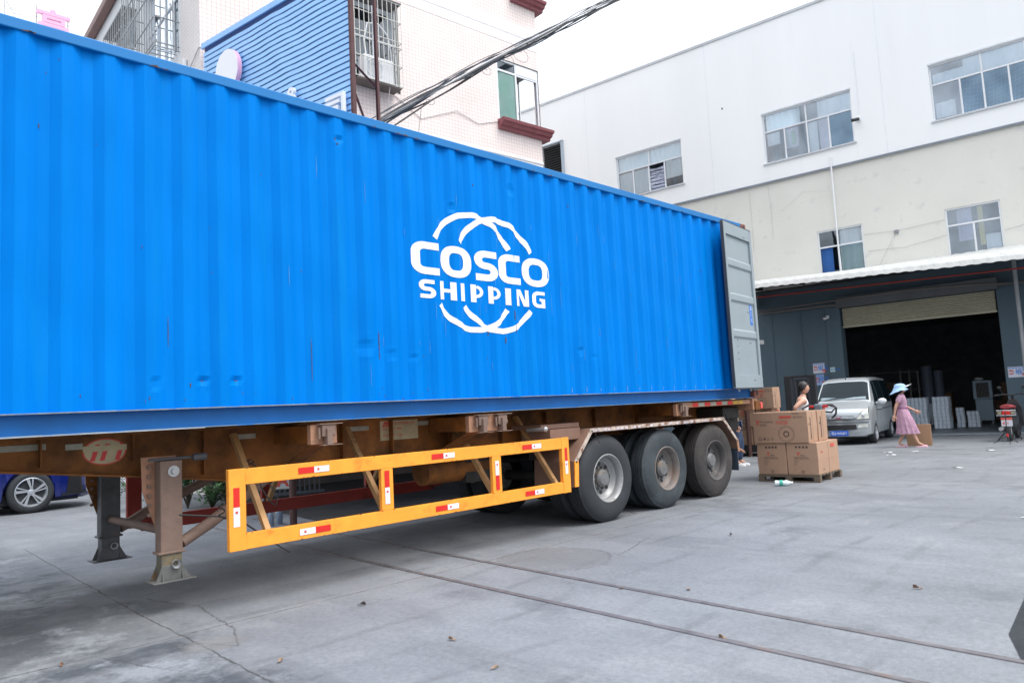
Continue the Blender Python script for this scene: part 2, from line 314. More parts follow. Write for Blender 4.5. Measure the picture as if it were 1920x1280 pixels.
# embedded gate rails
RAIL = pm('rail_steel', (.15,.14,.15), .5, metal=.2, var=.25, vs=7, dirt=(.20,.13,.11), dirt_amt=.35, dirt_scale=3)
for i, (xa, xb) in enumerate(((4.44, 3.85), (5.19, 4.42))):
    ya, yb = (5.2, -8.5)
    r = thing('steel_rail', ['steel gate rail set in the concrete, nearer the camera and closer to the landing legs', 'steel gate rail set in the concrete, farther strip nearer the trailer wheels'][i], 'rail', (xa, ya, 0), 0, 'steel rails in the concrete yard')
    D = Vector((xb-xa, yb-ya, 0)); n_ = 26; wid = .019; rg = []
    N_ = D.normalized().cross(Vector((0,0,1)))
    for k in range(n_+1):
        c = D*(k/n_)+N_*R_.uniform(-.002,.002)
        rg.append([c-N_*wid, c-N_*wid+Vector((0,0,.006)), c-N_*(wid-.004)+Vector((0,0,.009)), c+N_*(wid-.004)+Vector((0,0,.009)), c+N_*wid+Vector((0,0,.006)), c+N_*wid])
    MB().loft(rg).build('rail_head', RAIL, r)
    g = MB(); g.loft([[p-N_*.040+Vector((0,0,.004)), p-N_*(wid+.001)+Vector((0,0,.005))] for p in [D*(k/n_) for k in range(n_+1)]], closed=False, caps=False); g.build('groove', pm('groove_dirt', (.10,.095,.095), .9, var=.4, vs=9, dirt=(.24,.24,.245), dirt_amt=.6, dirt_scale=3), r)

# ------------------------------------------------------------------ container
CX0, CX1, ZB, ZT = -.74, 11.45, 1.435, 4.331
box_ = thing('shipping_container', 'long blue corrugated shipping container with one grey rear door open, on the orange trailer', 'container', (5.35, 1.22, ZB))
def yprof(x):
    if x > 10.62: return .004 if x > 10.69 else .036*(10.69-x)/.07
    if x < -.5: return .004
    p = (((x-1.165)/.278) % 1)
    if p < .245: return .004+.036*p/.245
    if p < .504: return .040
    if p < .749: return .040-.036*(p-.504)/.245
    return .004
brk = [CX0+.12]
k = math.ceil((-.5-1.165)/.278)
while True:
    s = 1.165+k*.278
    if s > 10.36: break
    for f in (0, .245, .504, .749): brk.append(s+f*.278)
    k += 1
brk = sorted(b for b in brk if CX0+.1 <= b < 10.64) + [10.69, CX1-.15]
xs = []
for a, b in zip(brk, brk[1:]):
    nn = 3 if b-a < .12 else 8
    xs += [a+(b-a)*i/nn for i in range(nn)]
xs.append(brk[-1])
DENTS = [(3.87,2.10,.012,.09),(4.16,2.03,.008,.06),(4.42,2.0,.008,.05),(3.64,4.03,.016,.05),(6.97,2.12,.012,.06),(7.22,2.04,.006,.05),(4.99,3.6,.018,.05),(2.62,1.80,.02,.05),(2.36,1.80,.02,.05),(2.0,1.78,.012,.05),(5.9,3.95,.012,.08)]
def yside(x, z):
    y = yprof(x)
    for dx, dz, a, r in DENTS:
        q = ((x-dx)/r)**2+((z-dz)/(r*.8))**2
        if q < 9: y += a*math.exp(-q)*math.cos(q*1.3)
    y += .0035*math.sin(x*2.1+1.3*math.sin(z*2.3))*math.sin(z*3.1+.7*x) + .0015*math.sin(z*9+x*5)
    return y
mb = MB(); nz = 64; zz = [1.592+(4.245-1.592)*i/nz for i in range(nz+1)]
grid = [[mb.bm.verts.new((x, yside(x, z), z)) for x in xs] for z in zz]
for a, b in zip(grid, grid[1:]):
    for i in range(len(xs)-1): mb._f([a[i], a[i+1], b[i+1], b[i]])
side = mb.build('side_panel', BLUE, box_, world=True)
mb = MB()
mb.box(CX0+.12, CX1-.15, 2.40, 2.435, 1.5, 4.25).box(CX0+.02, CX0+.06, .05, 2.39, 1.5, 4.25); mb.build('far_panel', BLUE, box_, world=True)
mb = MB()
for i in range(80):
    x = CX0+.15+i*.148; mb.box(x, x+.08, .09, 2.35, 4.300, 4.322)
mb.box(CX0+.05, CX1-.1, .062, 2.38, 4.285, 4.302); mb.build('roof_panel', BLUE, box_, world=True)
mb = MB(); mb.box(CX0+.05, CX1-.1, .09, 2.35, 1.47, 1.60); mb.build('floor', pm('plywood', (.2,.13,.08), .7), box_, world=True)
for y0, y1 in ((-.006, .06), (2.38, 2.442)):
    mb = MB(); mb.box(CX0+.17, CX1-.17, y0, y1, 4.243, 4.329); mb.build('top_rail', BLUE_RAIL if y0 > 0 else pm('top_rail_blue', (.0,.165,.46), .42, var=.05, dirt=(.22,.16,.14), dirt_amt=.02, dirt_scale=8, spec=.4), box_, world=True, bevel=.008)
for y0, sgn in ((0, 1), (2.438, -1)):
    mb = MB(); q = lambda a: y0+sgn*a
    f_ = lambda a, b, z0, z1: mb.box(CX0+.17, CX1-.17, min(q(a), q(b)), max(q(a), q(b)), z0, z1)
    f_(-.004, .08, 1.583, 1.592); f_(.066, .078, 1.446, 1.583); f_(.0, .080, 1.438, 1.446)
    mb.build('bottom_rail', BLUE_RAIL, box_, world=True, bevel=.002)
for x0, y0, s in ((CX0, -.004, 0), (CX0, 2.27, 0), (CX1-.16, -.004, 1), (CX1-.16, 2.27, 1)):
    MB().box(x0+.005, x0+.155, y0+.004, y0+.164, ZB+.12, ZT-.12).build('corner_post', BLUE_RAIL if not s else DOOR_GREY, box_, world=True, bevel=.006)
    for z0 in (ZB, ZT-.118):
        c = MB().box(x0, x0+.178 if x0 < 0 else x0+.165, y0, y0+.162, z0, z0+.118).build('corner_casting', CASTING, box_, world=True, bevel=.008)
        yy = y0-.002 if y0 < 1 else y0+.1635
        h = MB().lathe([(.0001, 0), (.03, 0)], (0,0,0), 'Y', 16); h.bm.transform(Matrix.Translation((x0+.09, yy, z0+.06)) @ Matrix.Diagonal((.9,1,1.35,1))); o = h.build('casting_hole', BLACK, box_, world=True)
        h = MB().lathe([(.0001, 0), (.03, 0)], (x0+.1665 if s else x0-.001, y0+.08, z0+.06), 'X', 16); h.build('casting_hole', BLACK, box_, world=True)
MB().box(CX1-.12, CX1-.01, .17, 2.26, ZT-.15, ZT-.02).build('door_header', BLUE_RAIL, box_, world=True, bevel=.006)
MB().box(CX1-.12, CX1-.01, .17, 2.26, ZB+.01, ZB+.15).build('door_sill', BLUE_RAIL, box_, world=True, bevel=.006)
# rear doors, folded back along the sides: local x runs from hinge to free edge, +y is the inner face
def door(hx, hy, ang, mir, lab):
    e = MB(); H = 2.60; Wd = 1.165
    s = -mir
    Y = lambda a: a*s
    def bx(x0, x1, a, b, z0, z1, m=e): m.box(x0, x1, min(Y(a), Y(b)), max(Y(a), Y(b)), z0, z1)
    bx(.0, .09, 0, .05, 0, H); bx(Wd-.075, Wd, 0, .05, 0, H); bx(.09, Wd-.075, 0, .048, H-.19, H); bx(.09, Wd-.075, 0, .048, 0, .20)
    bx(.09, Wd-.075, .004, .018, .20, H-.19)
    for zc in (.85, 1.42, 1.97):
        r0 = [(.09, Y(.018), zc-.075), (.09, Y(.040), zc-.045), (.09, Y(.040), zc+.045), (.09, Y(.018), zc+.075)]
        e.loft([r0, [(Wd-.075, p[1], p[2]) for p in r0]])
    o = e.build('door', DOOR_GREY, box_, bevel=.006)
    o.location = Vector((hx, hy, 1.595))-Vector((5.35, 1.22, ZB)); o.rotation_euler = (0, 0, ang); tag(o, lab, None)
    gk = MB()
    bx(Wd, Wd+.018, .0, .045, .02, H-.01, gk); bx(0, Wd, .0, .045, -.018, 0, gk); bx(0, Wd, 0, .045, H, H+.016, gk); gk.build('door_gasket', pm('gasket', (.04,.045,.05), .6), o)
    st = MB()
    bx(.16, .27, .0185, .020, 1.02, 1.36, st); st.build('sticker', pm('sticker_blue', (.02,.17,.62), .4, var=.1, vs=20), o)
    t = MB(); T = Matrix.Translation((.242, Y(.021), 1.335)) @ Matrix.Rotation(0 if mir > 0 else math.pi, 4, 'Z') @ Matrix.Rotation(rad(90), 4, 'X')
    for i, chx in enumerate('箱门开'):
        t.text(chx, .085, Matrix.Translation((.175 if mir < 0 else .262, Y(.0212), 1.26-i*.10)) @ Matrix.Rotation(rad(180) if mir > 0 else 0, 4, 'Z') @ Matrix.Rotation(rad(90), 4, 'X'), sx=.9)
    t.build('sticker_lettering', STK_W, o)
    b = MB()
    for zc in (.12, .72, 1.22, 1.9, 2.45):
        for xx in (.32, .36): b.cyl((xx, Y(.046 if zc in (.12, 2.45) else .017), zc), (xx, Y(.052 if zc in (.12, 2.45) else .0215), zc), .008, n=8)
    for zz_ in (.45, .55, .65, .75): b.cyl((Wd-.28, Y(.0175), zz_), (Wd-.28, Y(.0215), zz_), .008, n=8)
    b.build('bolt', BLACK, o)
    for xx in (.35, .85):
        lb = MB().cyl((xx, Y(-.035), -.05), (xx, Y(-.035), H+.06), .017, n=10)
        for zc in (.1, .6, 1.3, 2.0, 2.5): lb.box(xx-.05, xx+.05, min(Y(-.06), Y(0)), max(Y(-.06), Y(0)), zc-.02, zc+.02)
        lb.build('locking_bar', STEEL, o)
    for zc in (.25, .95, 1.65, 2.35):
        MB().box(-.05, .10, -.012, .012, zc-.05, zc+.05).build('hinge', BLUE_RAIL, o)
    return o
door(CX1+.015, -.03, math.pi+math.atan2(.14, 1.16), -1, 'grey rear door swung right back against the blue side')
door(CX1+.015, 2.47, math.pi-math.atan2(.10, 1.16), 1, None)
# ---- painted logo on the corrugation
def stroke(mb, pts, wd, close=False):
    pts = [Vector((p[0], 0, p[1])) for p in pts]; n = len(pts); L_, Rr_ = [], []
    for i, p in enumerate(pts):
        a = pts[(i-1) % n] if (close or i > 0) else None; c = pts[(i+1) % n] if (close or i < n-1) else None
        d0 = (p-a).normalized() if a is not None else (c-p).normalized(); d1 = (c-p).normalized() if c is not None else d0
        n0 = Vector((-d0.z, 0, d0.x)); n1 = Vector((-d1.z, 0, d1.x)); nn = (n0+n1).normalized(); q = wd/2/max(.35, nn.dot(n0))
        L_.append(mb.bm.verts.new(p+nn*q)); Rr_.append(mb.bm.verts.new(p-nn*q))
    for i in range(n if close else n-1):
        j = (i+1) % n; mb._f([L_[i], L_[j], Rr_[j], Rr_[i]])
def arc(cx, cz, rx, rz, a0, a1, n=10):
    return [(cx+rx*math.cos(rad(a0+(a1-a0)*i/n)), cz+rz*math.sin(rad(a0+(a1-a0)*i/n))) for i in range(n+1)]
def glyph(mb, ch, x0, x1, z0, z1, t):
    a, b, c, d = x0+t/2, x1-t/2, z0+t/2, z1-t/2; mx, mz = (a+b)/2, (c+d)/2; r = min((b-a)*.46, (d-c)*.46); ex_, ez_ = (b-a)/2, (d-c)/2
    if ch == 'C': stroke(mb, [(x1, d)]+arc(a+r, d-r, r, r, 90, 180, 7)+arc(a+r, c+r, r, r, 180, 270, 7)+[(x1, c)], t)
    elif ch == 'O':
        pp = []
        for i in range(36):
            q = 2*math.pi*i/36; cq, sq_ = math.cos(q), math.sin(q); pp.append((mx+ex_*math.copysign(abs(cq)**.80, cq), mz+ez_*math.copysign(abs(sq_)**.80, sq_)))
        stroke(mb, pp, t, True)
    elif ch == 'S':
        q = (d-mz)/2; stroke(mb, [(x1-.01, d)]+arc(a+q, d-q, q, q, 90, 270, 9)+arc(b-q, mz-q, q, q, 90, -90, 9)+[(x0+.01, c)], t)
    elif ch == 'H': stroke(mb, [(a, z0), (a, z1)], t); stroke(mb, [(b, z0), (b, z1)], t); stroke(mb, [(a+t/2, mz), (b-t/2, mz)], t*.55)
    elif ch == 'I': stroke(mb, [(mx, z0), (mx, z1)], x1-x0)
    elif ch == 'P':
        stroke(mb, [(a, z0), (a, z1)], t); q = (z1-z0)*.30; zc = d-q*.86; stroke(mb, [(a+t/2, d+.006)]+arc(b-q*.9, zc, q*.9, q*.92, 90, -90, 8)+[(a+t/2, zc-q*.92)], t*.62)
    elif ch == 'N':
        stroke(mb, [(a-t*.1, z0), (a-t*.1, z1)], t*.7); stroke(mb, [(b, z0), (b, z1)], t*.9); mb.poly([(x0+t*.1, 0, z1), (x0+t*.75, 0, z1), (x1-t*.1, 0, z0), (x1-t*.9, 0, z0)])
    elif ch == 'G':
        stroke(mb, [(x1, d)]+arc(a+r, d-r, r, r, 90, 180, 7)+arc(a+r, c+r, r, r, 180, 270, 7)+[(b, c), (b, mz+.012)], t); mb.poly([(mx+.01, 0, mz+.016), (mx+.01, 0, mz-t*.45), (b-t/2, 0, mz-t*.45), (b-t/2, 0, mz+.016)])
K_ = 1.55          # vertical strokes are heavier than horizontal ones
def letter(mb, ch, a, b, z0, z1, t, k=K_, ws=None):
    q = MB()
    if ch == 'H':
        wl, wr = ws; mz = (z0+z1)/2
        for (p, r, u, v) in ((a, a+wl, z0, z1), (b-wr, b, z0, z1), (a+wl, b-wr, mz-.018, mz+.018)): q.poly([(p, 0, u), (r, 0, u), (r, 0, v), (p, 0, v)])
    elif ch == 'N':
        wl, wr = ws
        for (p, r) in ((a, a+wl), (b-wr, b)): q.poly([(p, 0, z0), (r, 0, z0), (r, 0, z1), (p, 0, z1)])
        q.poly([(a+wl*.2, 0, z1), (a+wl+.025, 0, z1), (b-wr*.4, 0, z0), (b-wr-.028, 0, z0)])
    else:
        glyph(q, ch, a/k, b/k, z0, z1, t)
        for v in q.bm.verts: v.co.x *= k
    vs = {v: mb.bm.verts.new(v.co) for v in q.bm.verts}
    for f in q.bm.faces: mb._f([vs[v] for v in f.verts])
    q.bm.free()
def cuts(mb, xs__):
    for b in xs__: bmesh.ops.bisect_plane(mb.bm, geom=mb.bm.verts[:]+mb.bm.edges[:]+mb.bm.faces[:], plane_co=(b,0,0), plane_no=(1,0,0))
    bmesh.ops.triangulate(mb.bm, faces=mb.bm.faces)
lt = MB()
for ch, a, b in (('C',4.417,4.778),('O',4.795,5.219),('S',5.262,5.612),('C',5.622,5.962),('O',5.988,6.449)): letter(lt, ch, a, b, 2.852, 3.186, .074)
for ch, a, b, t, ws in (('S',4.501,4.720,.041,0),('H',4.776,4.996,0,(.045,.085)),('I',5.055,5.105,.05,0),('P',5.191,5.388,.050,0),('P',5.446,5.648,.050,0),('I',5.706,5.798,.05,0),('N',5.886,6.081,0,(.036,.060)),('G',6.139,6.355,.040,0)): letter(lt, ch, a, b, 2.608, 2.798, t, K_ if ch != 'I' else 1, ws)
# letters are shaped as seen from the camera, then mapped back onto the rib slopes
DV = 5.782
def spread(x, z):
    lo, hi = x-.05, x+.15
    for _ in range(30):
        m_ = (lo+hi)/2
        if m_*DV/(DV+yside(m_, z)) < x: lo = m_
        else: hi = m_
    return lo
cuts(lt, [b*DV/(DV+yprof(b)) for b in brk if 4.3 < b < 6.7])
for v in lt.bm.verts:
    x = spread(v.co.x, v.co.z); y = yside(x, v.co.z); v.co = Vector((x, y-.0035, 1.446+(v.co.z-1.446)*(DV+y)/DV))
lg = MB()
for cx in (5.272, 5.620):
    a0 = math.degrees(math.asin(.305/.625)); stroke(lg, arc(cx, 2.937, .616, .624, a0, 180-a0, 48), .062)
    a0 = math.degrees(math.asin(.378/.625)); stroke(lg, arc(cx, 2.937, .616, .624, 180+a0, 360-a0, 48), .060)
cuts(lg, [b for b in brk if 4.3 < b < 6.7])
for v in lg.bm.verts: v.co.y = yside(v.co.x, v.co.z)-.0035
vs_ = {v: lg.bm.verts.new(v.co) for v in lt.bm.verts}
for f in lt.bm.faces: lg._f([vs_[v] for v in f.verts])
lt.bm.free()
lg.build('painted_logo', LOGO_W, box_, world=True)
# rust chips, scratches on the side panel
def blob(mb, x, z, rx, rz, n=9, off=.0045):
    ps = []
    for i in range(n):
        a = 2*math.pi*i/n; k = R_.uniform(.6, 1.15); px, pz = x+rx*k*math.cos(a), z+rz*k*math.sin(a); ps.append((px, yside(x, z)-off, pz))
    mb.poly(ps)
ru = MB(); 
for x, z, rx, rz in ((4.03,2.16,.006,.12),(4.03,2.02,.004,.05),(5.455,2.28,.008,.03),(5.72,2.22,.012,.05),(5.85,2.50,.008,.06),(5.86,2.35,.005,.08),(5.3,3.9,.01,.01),(3.62,3.99,.012,.012),(3.60,4.03,.006,.03),(2.63,1.80,.016,.007),(2.36,1.80,.014,.006),(2.25,1.77,.005,.02),(1.5,1.70,.004,.012),(1.95,1.67,.004,.015),(3.3,2.0,.003,.2),(2.1,2.2,.003,.14),(4.55,2.02,.004,.012),(9.95,3.4,.006,.02),(1.24,3.6,.004,.02),(6.9,3.93,.007,.02),(7.4,2.35,.02,.004),(8.2,1.86,.02,.003)): blob(ru, x, z, rx, rz)
for i in range(70):
    x = R_.uniform(.9, 10.3); z = R_.choice((R_.uniform(1.6, 1.7), R_.uniform(1.6, 4.2))); blob(ru, x, z, R_.uniform(.0015,.003), R_.uniform(.003,.02), 6)
for i in range(26):
    x = R_.uniform(1, 11); ru.poly([(x, -.0075, 4.243), (x+R_.uniform(.03,.12), -.0075, 4.244), (x+.06, -.0075, 4.252+R_.uniform(0,.012)), (x+.02, -.0075, 4.25)])
ru.build('rust_marks', pm('rust', (.075,.05,.045), .85, var=.4, vs=40), box_, world=True)
ru = MB()
for i in range(34):
    sx = 1.165+(i)*.278+.245*.278*.5
    if sx > 6.5 and sx < 10.3: blob(ru, sx+.02, 1.64, .008, R_.uniform(.03,.06), 7, .008)
for i in range(40):
    x = R_.uniform(3, 10); z = R_.uniform(1.8, 4.1); blob(ru, x, z, .0025, R_.uniform(.03,.16), 6)
ru.build('pale_scuffs', pm('pale_scuff', (.07,.26,.56), .6, var=.1), box_, world=True)
# bright worn edge along bottom rail
mb = MB().box(CX0+.2, CX1-.2, -.0055, .002, 1.5835, 1.5915); mb.box(CX0+.2, CX1-.2, -.0016, .01, 1.4375, 1.4425); mb.build('worn_edge', pm('worn_edge', (.22,.25,.27), .6, var=.25, vs=9, dirt=(.02,.17,.5), dirt_amt=.6, dirt_scale=4), box_, world=True)

# ------------------------------------------------------------------ trailer
tr = thing('semi_trailer', 'orange three axle skeletal trailer with side guard, carrying the blue container', 'trailer', (5.35, 1.22, 0))
T = dict(parent=tr, world=True)
for yc in (.75, 1.69):
    mb = MB(); low = [(-.7,1.24),(1.1,1.205),(2.28,1.05),(2.92,.955),(3.6,.945),(6.5,.97),(7.2,1.02),(11.3,1.10)]
    mb.prism([(-.7, yc-.008, 1.41)]+[(x, yc-.008, z) for x, z in low]+[(11.3, yc-.008, 1.41)], (0, .016, 0))
    for (xa, za), (xb, zb) in zip(low, low[1:]): mb.loft([[(xa, yc-.08, za-.018), (xa, yc+.08, za-.018), (xa, yc+.08, za), (xa, yc-.08, za)], [(xb, yc-.08, zb-.018), (xb, yc+.08, zb-.018), (xb, yc+.08, zb), (xb, yc-.08, zb)]])
    mb.box(-.7, 11.3, yc-.08, yc+.08, 1.410, 1.428)
    for x in (.6, 1.4, 2.05, 2.62, 4.0, 4.6, 5.4, 6.2, 7.0, 8, 9, 10): mb.box(x, x+.012, yc-.075, yc-.008, 1.03 if x > 2.6 else 1.2, 1.41)
    mb.build('main_beam', CHASSIS, bevel=.003, **T)
for x in (2.5, 4.3, 6.0, 7.9, 9.4, 10.8):
    MB().box(x, x+.12, .76, 1.68, 1.12, 1.36).build('cross_member', CHASSIS, **T)
for (x0, x1) in ((3.28, 3.54), (5.11, 5.64), (9.02, 9.26), (.35, .6)):
    mb = MB().box(x0+.02, x1-.02, .10, 2.34, 1.245, 1.40)
    mb.build('outrigger', CHASSIS, bevel=.004, **T)
    for ye, sg in ((.03, 1), (2.41, -1)):
        mb = MB().box(x0, x1, min(ye, ye+.06*sg), max(ye, ye+.06*sg), 1.235, 1.405)
        e = mb.build('outrigger_end', CHASSIS_PINK, bevel=.004, **T)
        for xc in ([(x0+x1)/2+.02] if x1-x0 < .4 else [x0+.16, x1-.09]):
            m2 = MB(); yo = ye-.012*sg
            m2.box(xc-.07, xc+.06, min(yo, yo-.05*sg), max(yo, yo-.05*sg), 1.30, 1.40); m2.box(xc-.035, xc+.02, min(yo, yo-.075*sg), max(yo, yo-.075*sg), 1.225, 1.37)
            m2.cyl((xc+.03, yo, 1.33), (xc+.03, yo-.07*sg, 1.33), .018, n=10); m2.cyl((xc-.09, yo-.03*sg, 1.28), (xc-.09, yo-.03*sg, 1.38), .012, n=8)
            m2.box(xc-.08, xc+.12, min(yo, yo-.07*sg), max(yo, yo-.07*sg), 1.223, 1.229); m2.box(xc-.1, xc+.13, min(yo, yo-.06*sg), max(yo, yo-.06*sg), 1.405, 1.413)
            m2.build('twist_lock', LEG_M, bevel=.003, **T)
    for ya, yb in ((.10, .70), (2.34, 1.74)):
        mb = MB()
        mb.loft([[(x0+.06, ya, 1.245), (x1-.06, ya, 1.245), (x1-.06, ya, 1.235), (x0+.06, ya, 1.235)], [(x0+.06, yb, 1.02), (x1-.06, yb, 1.02), (x1-.06, yb, 1.0), (x0+.06, yb, 1.0)]])
        mb.build('outrigger_gusset', CHASSIS, **T)
# braces carrying the side guards
for sg, y0 in ((1, 0), (-1, 2.438)):
    for x in (2.86, 4.02, 5.42, 6.42):
        mb = MB(); Yb = lambda a: y0+sg*a
        mb.loft([[(x, Yb(.72), 1.36), (x+.05, Yb(.72), 1.36), (x+.05, Yb(.66), 1.37), (x, Yb(.66), 1.37)], [(x, Yb(.09), .55), (x+.05, Yb(.09), .55), (x+.05, Yb(.035), .56), (x, Yb(.035), .56)]])
        mb.build('guard_brace', pm('brace_brown', (.42,.24,.10), .65, var=.15, vs=5, dirt=(.12,.08,.05), dirt_amt=.45, dirt_scale=4) if x == 2.86 and sg == 1 else bpy.data.materials['brace_brown'], bevel=.003, **T)
def guard(y0, y1, mat, stick):
    mb = MB()
    mb.box(2.675, 6.50, y0, y1, .963, 1.088 if stick else 1.09); mb.box(2.675, 6.50, y0, y1, .455 if stick else .41, .580 if stick else .55)
    for i, (a, b) in enumerate(((2.535, 2.675), (3.975, 4.107), (5.385, 5.515), (6.500, 6.628))):
        if i in (0, 3): mb.box(a, b, y0-.003, y1+.003, .452, 1.091)
        else: mb.box(a, b, y0, y1, .5805, .9625)
    o = mb.build('side_guard', mat, bevel=.004, **T)
    if not stick: return
    def st(x0, x1, z0, z1, redfirst, vert):
        m_ = MB(); n_ = MB(); y = -.0045
        if vert:
            zm = (z0+z1)/2; q = (z0, zm, zm, z1)
            (n_ if not redfirst else m_).poly([(x0, y, zm), (x1, y, zm), (x1, y, z1), (x0, y, z1)]); (m_ if not redfirst else n_).poly([(x0, y, z0), (x1, y, z0), (x1, y, zm-.002), (x0, y, zm-.002)])
        else:
            xm = (x0+x1)/2
            (m_ if redfirst else n_).poly([(x0, y, z0), (xm, y, z0), (xm, y, z1), (x0, y, z1)]); (n_ if redfirst else m_).poly([(xm+.002, y, z0), (x1, y, z0), (x1, y, z1), (xm+.002, y, z1)])
        k = MB(); wx = x0+(.04 if not redfirst else (x1-x0)/2+.03) if not vert else (x0+x1)/2-.01
        wz = (z0+z1)/2-.01 if not vert else ((z0+z1)/2-.05 if redfirst else z1-.05)
        k.box(wx, wx+.02, y-.0015, y-.0005, wz, wz+.02)
        for mm, mt, nm in ((m_, STK_R, 'reflector_red'), (n_, STK_W, 'reflector_white'), (k, INK_R, 'reflector_print')):
            mm.build(nm, mt, o); ob = bpy.data.objects[-1] if False else None
        return
    def stw(*a):
        n0 = set(bpy.data.objects); st(*a)
        for ob in bpy.data.objects:
            if ob not in n0: ob.data.transform(MATRIX[tr.name].inverted())
    stw(3.138, 3.433, 1.0, 1.052, True, False); stw(4.573, 4.868, 1.0, 1.052, True, False); stw(5.848, 6.151, 1.0, 1.052, True, False)
    stw(3.138, 3.432, .490, .542, False, False); stw(4.600, 4.894, .492, .544, True, False); stw(5.860, 6.161, .492, .544, True, False)
    stw(2.570, 2.622, .640, .945, True, True); stw(4.010, 4.062, .640, .945, True, True); stw(5.424, 5.476, .610, .915, False, True); stw(6.545, 6.590, .670, .970, True, True)
guard(0, .045, ORANGE, True)
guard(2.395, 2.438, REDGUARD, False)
# landing gear
for yc, first in ((.46, True), (1.98, False)):
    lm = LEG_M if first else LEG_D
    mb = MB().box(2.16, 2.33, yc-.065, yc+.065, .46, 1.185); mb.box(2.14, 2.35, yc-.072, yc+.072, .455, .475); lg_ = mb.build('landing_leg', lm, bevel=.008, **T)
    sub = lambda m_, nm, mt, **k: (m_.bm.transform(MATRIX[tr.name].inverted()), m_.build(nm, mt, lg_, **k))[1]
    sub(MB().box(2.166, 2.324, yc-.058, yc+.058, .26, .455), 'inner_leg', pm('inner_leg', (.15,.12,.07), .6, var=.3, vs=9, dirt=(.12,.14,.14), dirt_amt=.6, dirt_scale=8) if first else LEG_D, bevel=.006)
    f = MB(); f.loft([[(2.09, yc-.11, .245), (2.42, yc-.11, .245), (2.42, yc+.11, .245), (2.09, yc+.11, .245)], [(2.09, yc-.11, .253), (2.42, yc-.11, .253), (2.42, yc+.11, .253), (2.09, yc+.11, .253)]])
    for s in (-1, 1):
        f.prism([(2.12, yc+s*.058, .253), (2.385, yc+s*.058, .253), (2.32, yc+s*.058, .37), (2.17, yc+s*.058, .37)], (0, s*.008, 0))
        xx = 2.245+s*.072; f.prism([(xx, yc-.09, .253), (xx, yc+.09, .253), (xx, yc+.05, .40), (xx, yc-.05, .40)], (s*.007, 0, 0))
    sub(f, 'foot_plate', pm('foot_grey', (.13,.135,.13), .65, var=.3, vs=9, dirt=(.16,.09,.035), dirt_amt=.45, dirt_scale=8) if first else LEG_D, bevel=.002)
    sub(MB().lathe([(.035, -.03), (.035, 0), (.022, 0), (.022, .03)], (2.27, yc-.07, .375), 'Y', 18), 'axle_pin', STEEL, smooth=True)
    b = MB().lathe([(.0001, -.02), (.02, -.02), (.022, 0), (.045, 0), (.045, .01)], (2.26, yc-.075, 1.10), 'Y', 16); sub(b, 'gear_cap', STEEL if first else LEG_D, smooth=True)
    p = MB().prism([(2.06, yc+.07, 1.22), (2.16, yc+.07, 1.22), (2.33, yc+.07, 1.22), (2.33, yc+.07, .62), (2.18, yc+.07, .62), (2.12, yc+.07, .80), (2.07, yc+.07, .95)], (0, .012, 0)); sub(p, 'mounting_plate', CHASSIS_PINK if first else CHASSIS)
    b = MB()
    for i in range(6): b.cyl((2.115, yc+.068, 1.14-i*.075), (2.115, yc+.045, 1.14-i*.075), .016, n=6)
    sub(b, 'bolt_row', LEG_M)
mb = MB(); mb.tube([(2.25, .52, .62), (2.25, 1.92, .62)], .035, 10); mb.build('leg_crossbar', LEG_M, smooth=True, **T)
for y in (.46, 1.98):
    MB().tube([(2.34, y, .52), (2.60, y+.05, .64), (3.25, y+.25 if y < 1 else y-.2, .965)], [.045, .05, .045], 12).build('leg_brace', LEG_M, smooth=True, **T)
mb = MB().cyl((2.08, .42, 1.20), (2.50, .42, 1.20), .012).cyl((2.42, .40, 1.20), (2.52, .38, 1.20), .03); mb.cyl((2.24, .5, 1.13), (2.24, 1.95, 1.13), .018); mb.build('crank_shaft', LEG_D, **T)
mb = MB().tube([(2.3, .40, .75), (2.6, .35, .70), (2.75, .3, .66), (3.0, .25, .45), (3.15, .2, .33)], .008, 6); mb.tube([(2.62+.02*math.cos(i*.9), .33+.04*math.sin(i*.9), .68+.01*i) for i in range(12)], .006, 5)
mb.tube([(2.9, .52, 1.1), (2.93, .45, 1.14), (2.99, .5, 1.11), (2.92, .55, 1.07), (2.90, .48, 1.13), (2.96, .42, 1.08), (2.95, .3, .9), (2.99, .22, .78), (3.03, .2, .74), (3.05, .2, .80), (2.98, .3, 1.02)], .006, 5)
mb.build('rope', BLACK, smooth=True, **T)
# emblem, plates and reflectors on the beam web
def flat(name, pts, mat, y=.739): return MB().poly([(p[0], y, p[1]) for p in pts]).build(name, mat, **T)
CREAM = pm('plate_cream', (.50,.42,.26), .6, var=.15, vs=9, dirt=(.25,.15,.07), dirt_amt=.35)
flat('emblem', arc(1.858, 1.285, .160, .106, 0, 351, 39), INK_R, .7402); flat('emblem_disc', arc(1.858, 1.285, .148, .095, 0, 351, 39), CREAM, .7385)
for x in (1.75, 1.82, 1.93): flat('emblem_stroke', [(x, 1.215), (x+.035, 1.215), (x+.075, 1.345), (x+.04, 1.345)], RED, .7370)
flat('emblem_strip', [(1.70,1.29), (2.02,1.29), (2.02,1.335), (1.70,1.335)], CREAM, .7355)
GREYTAPE = pm('old_tape', (.34,.33,.27), .6, var=.2, vs=12, dirt=(.2,.12,.06), dirt_amt=.4)
for a, b, z in ((.95,1.45,1.33), (1.58,1.70,1.315), (2.95,3.12,1.31), (4.08,4.35,1.315), (4.98,5.16,1.33)): flat('reflective_tape', [(a, z), (b, z), (b, z+.045), (a, z+.045)], GREYTAPE, .7378)
flat('maker_plate', [(4.49,1.195), (4.985,1.195), (4.985,1.40), (4.49,1.40)], CREAM, .7385)
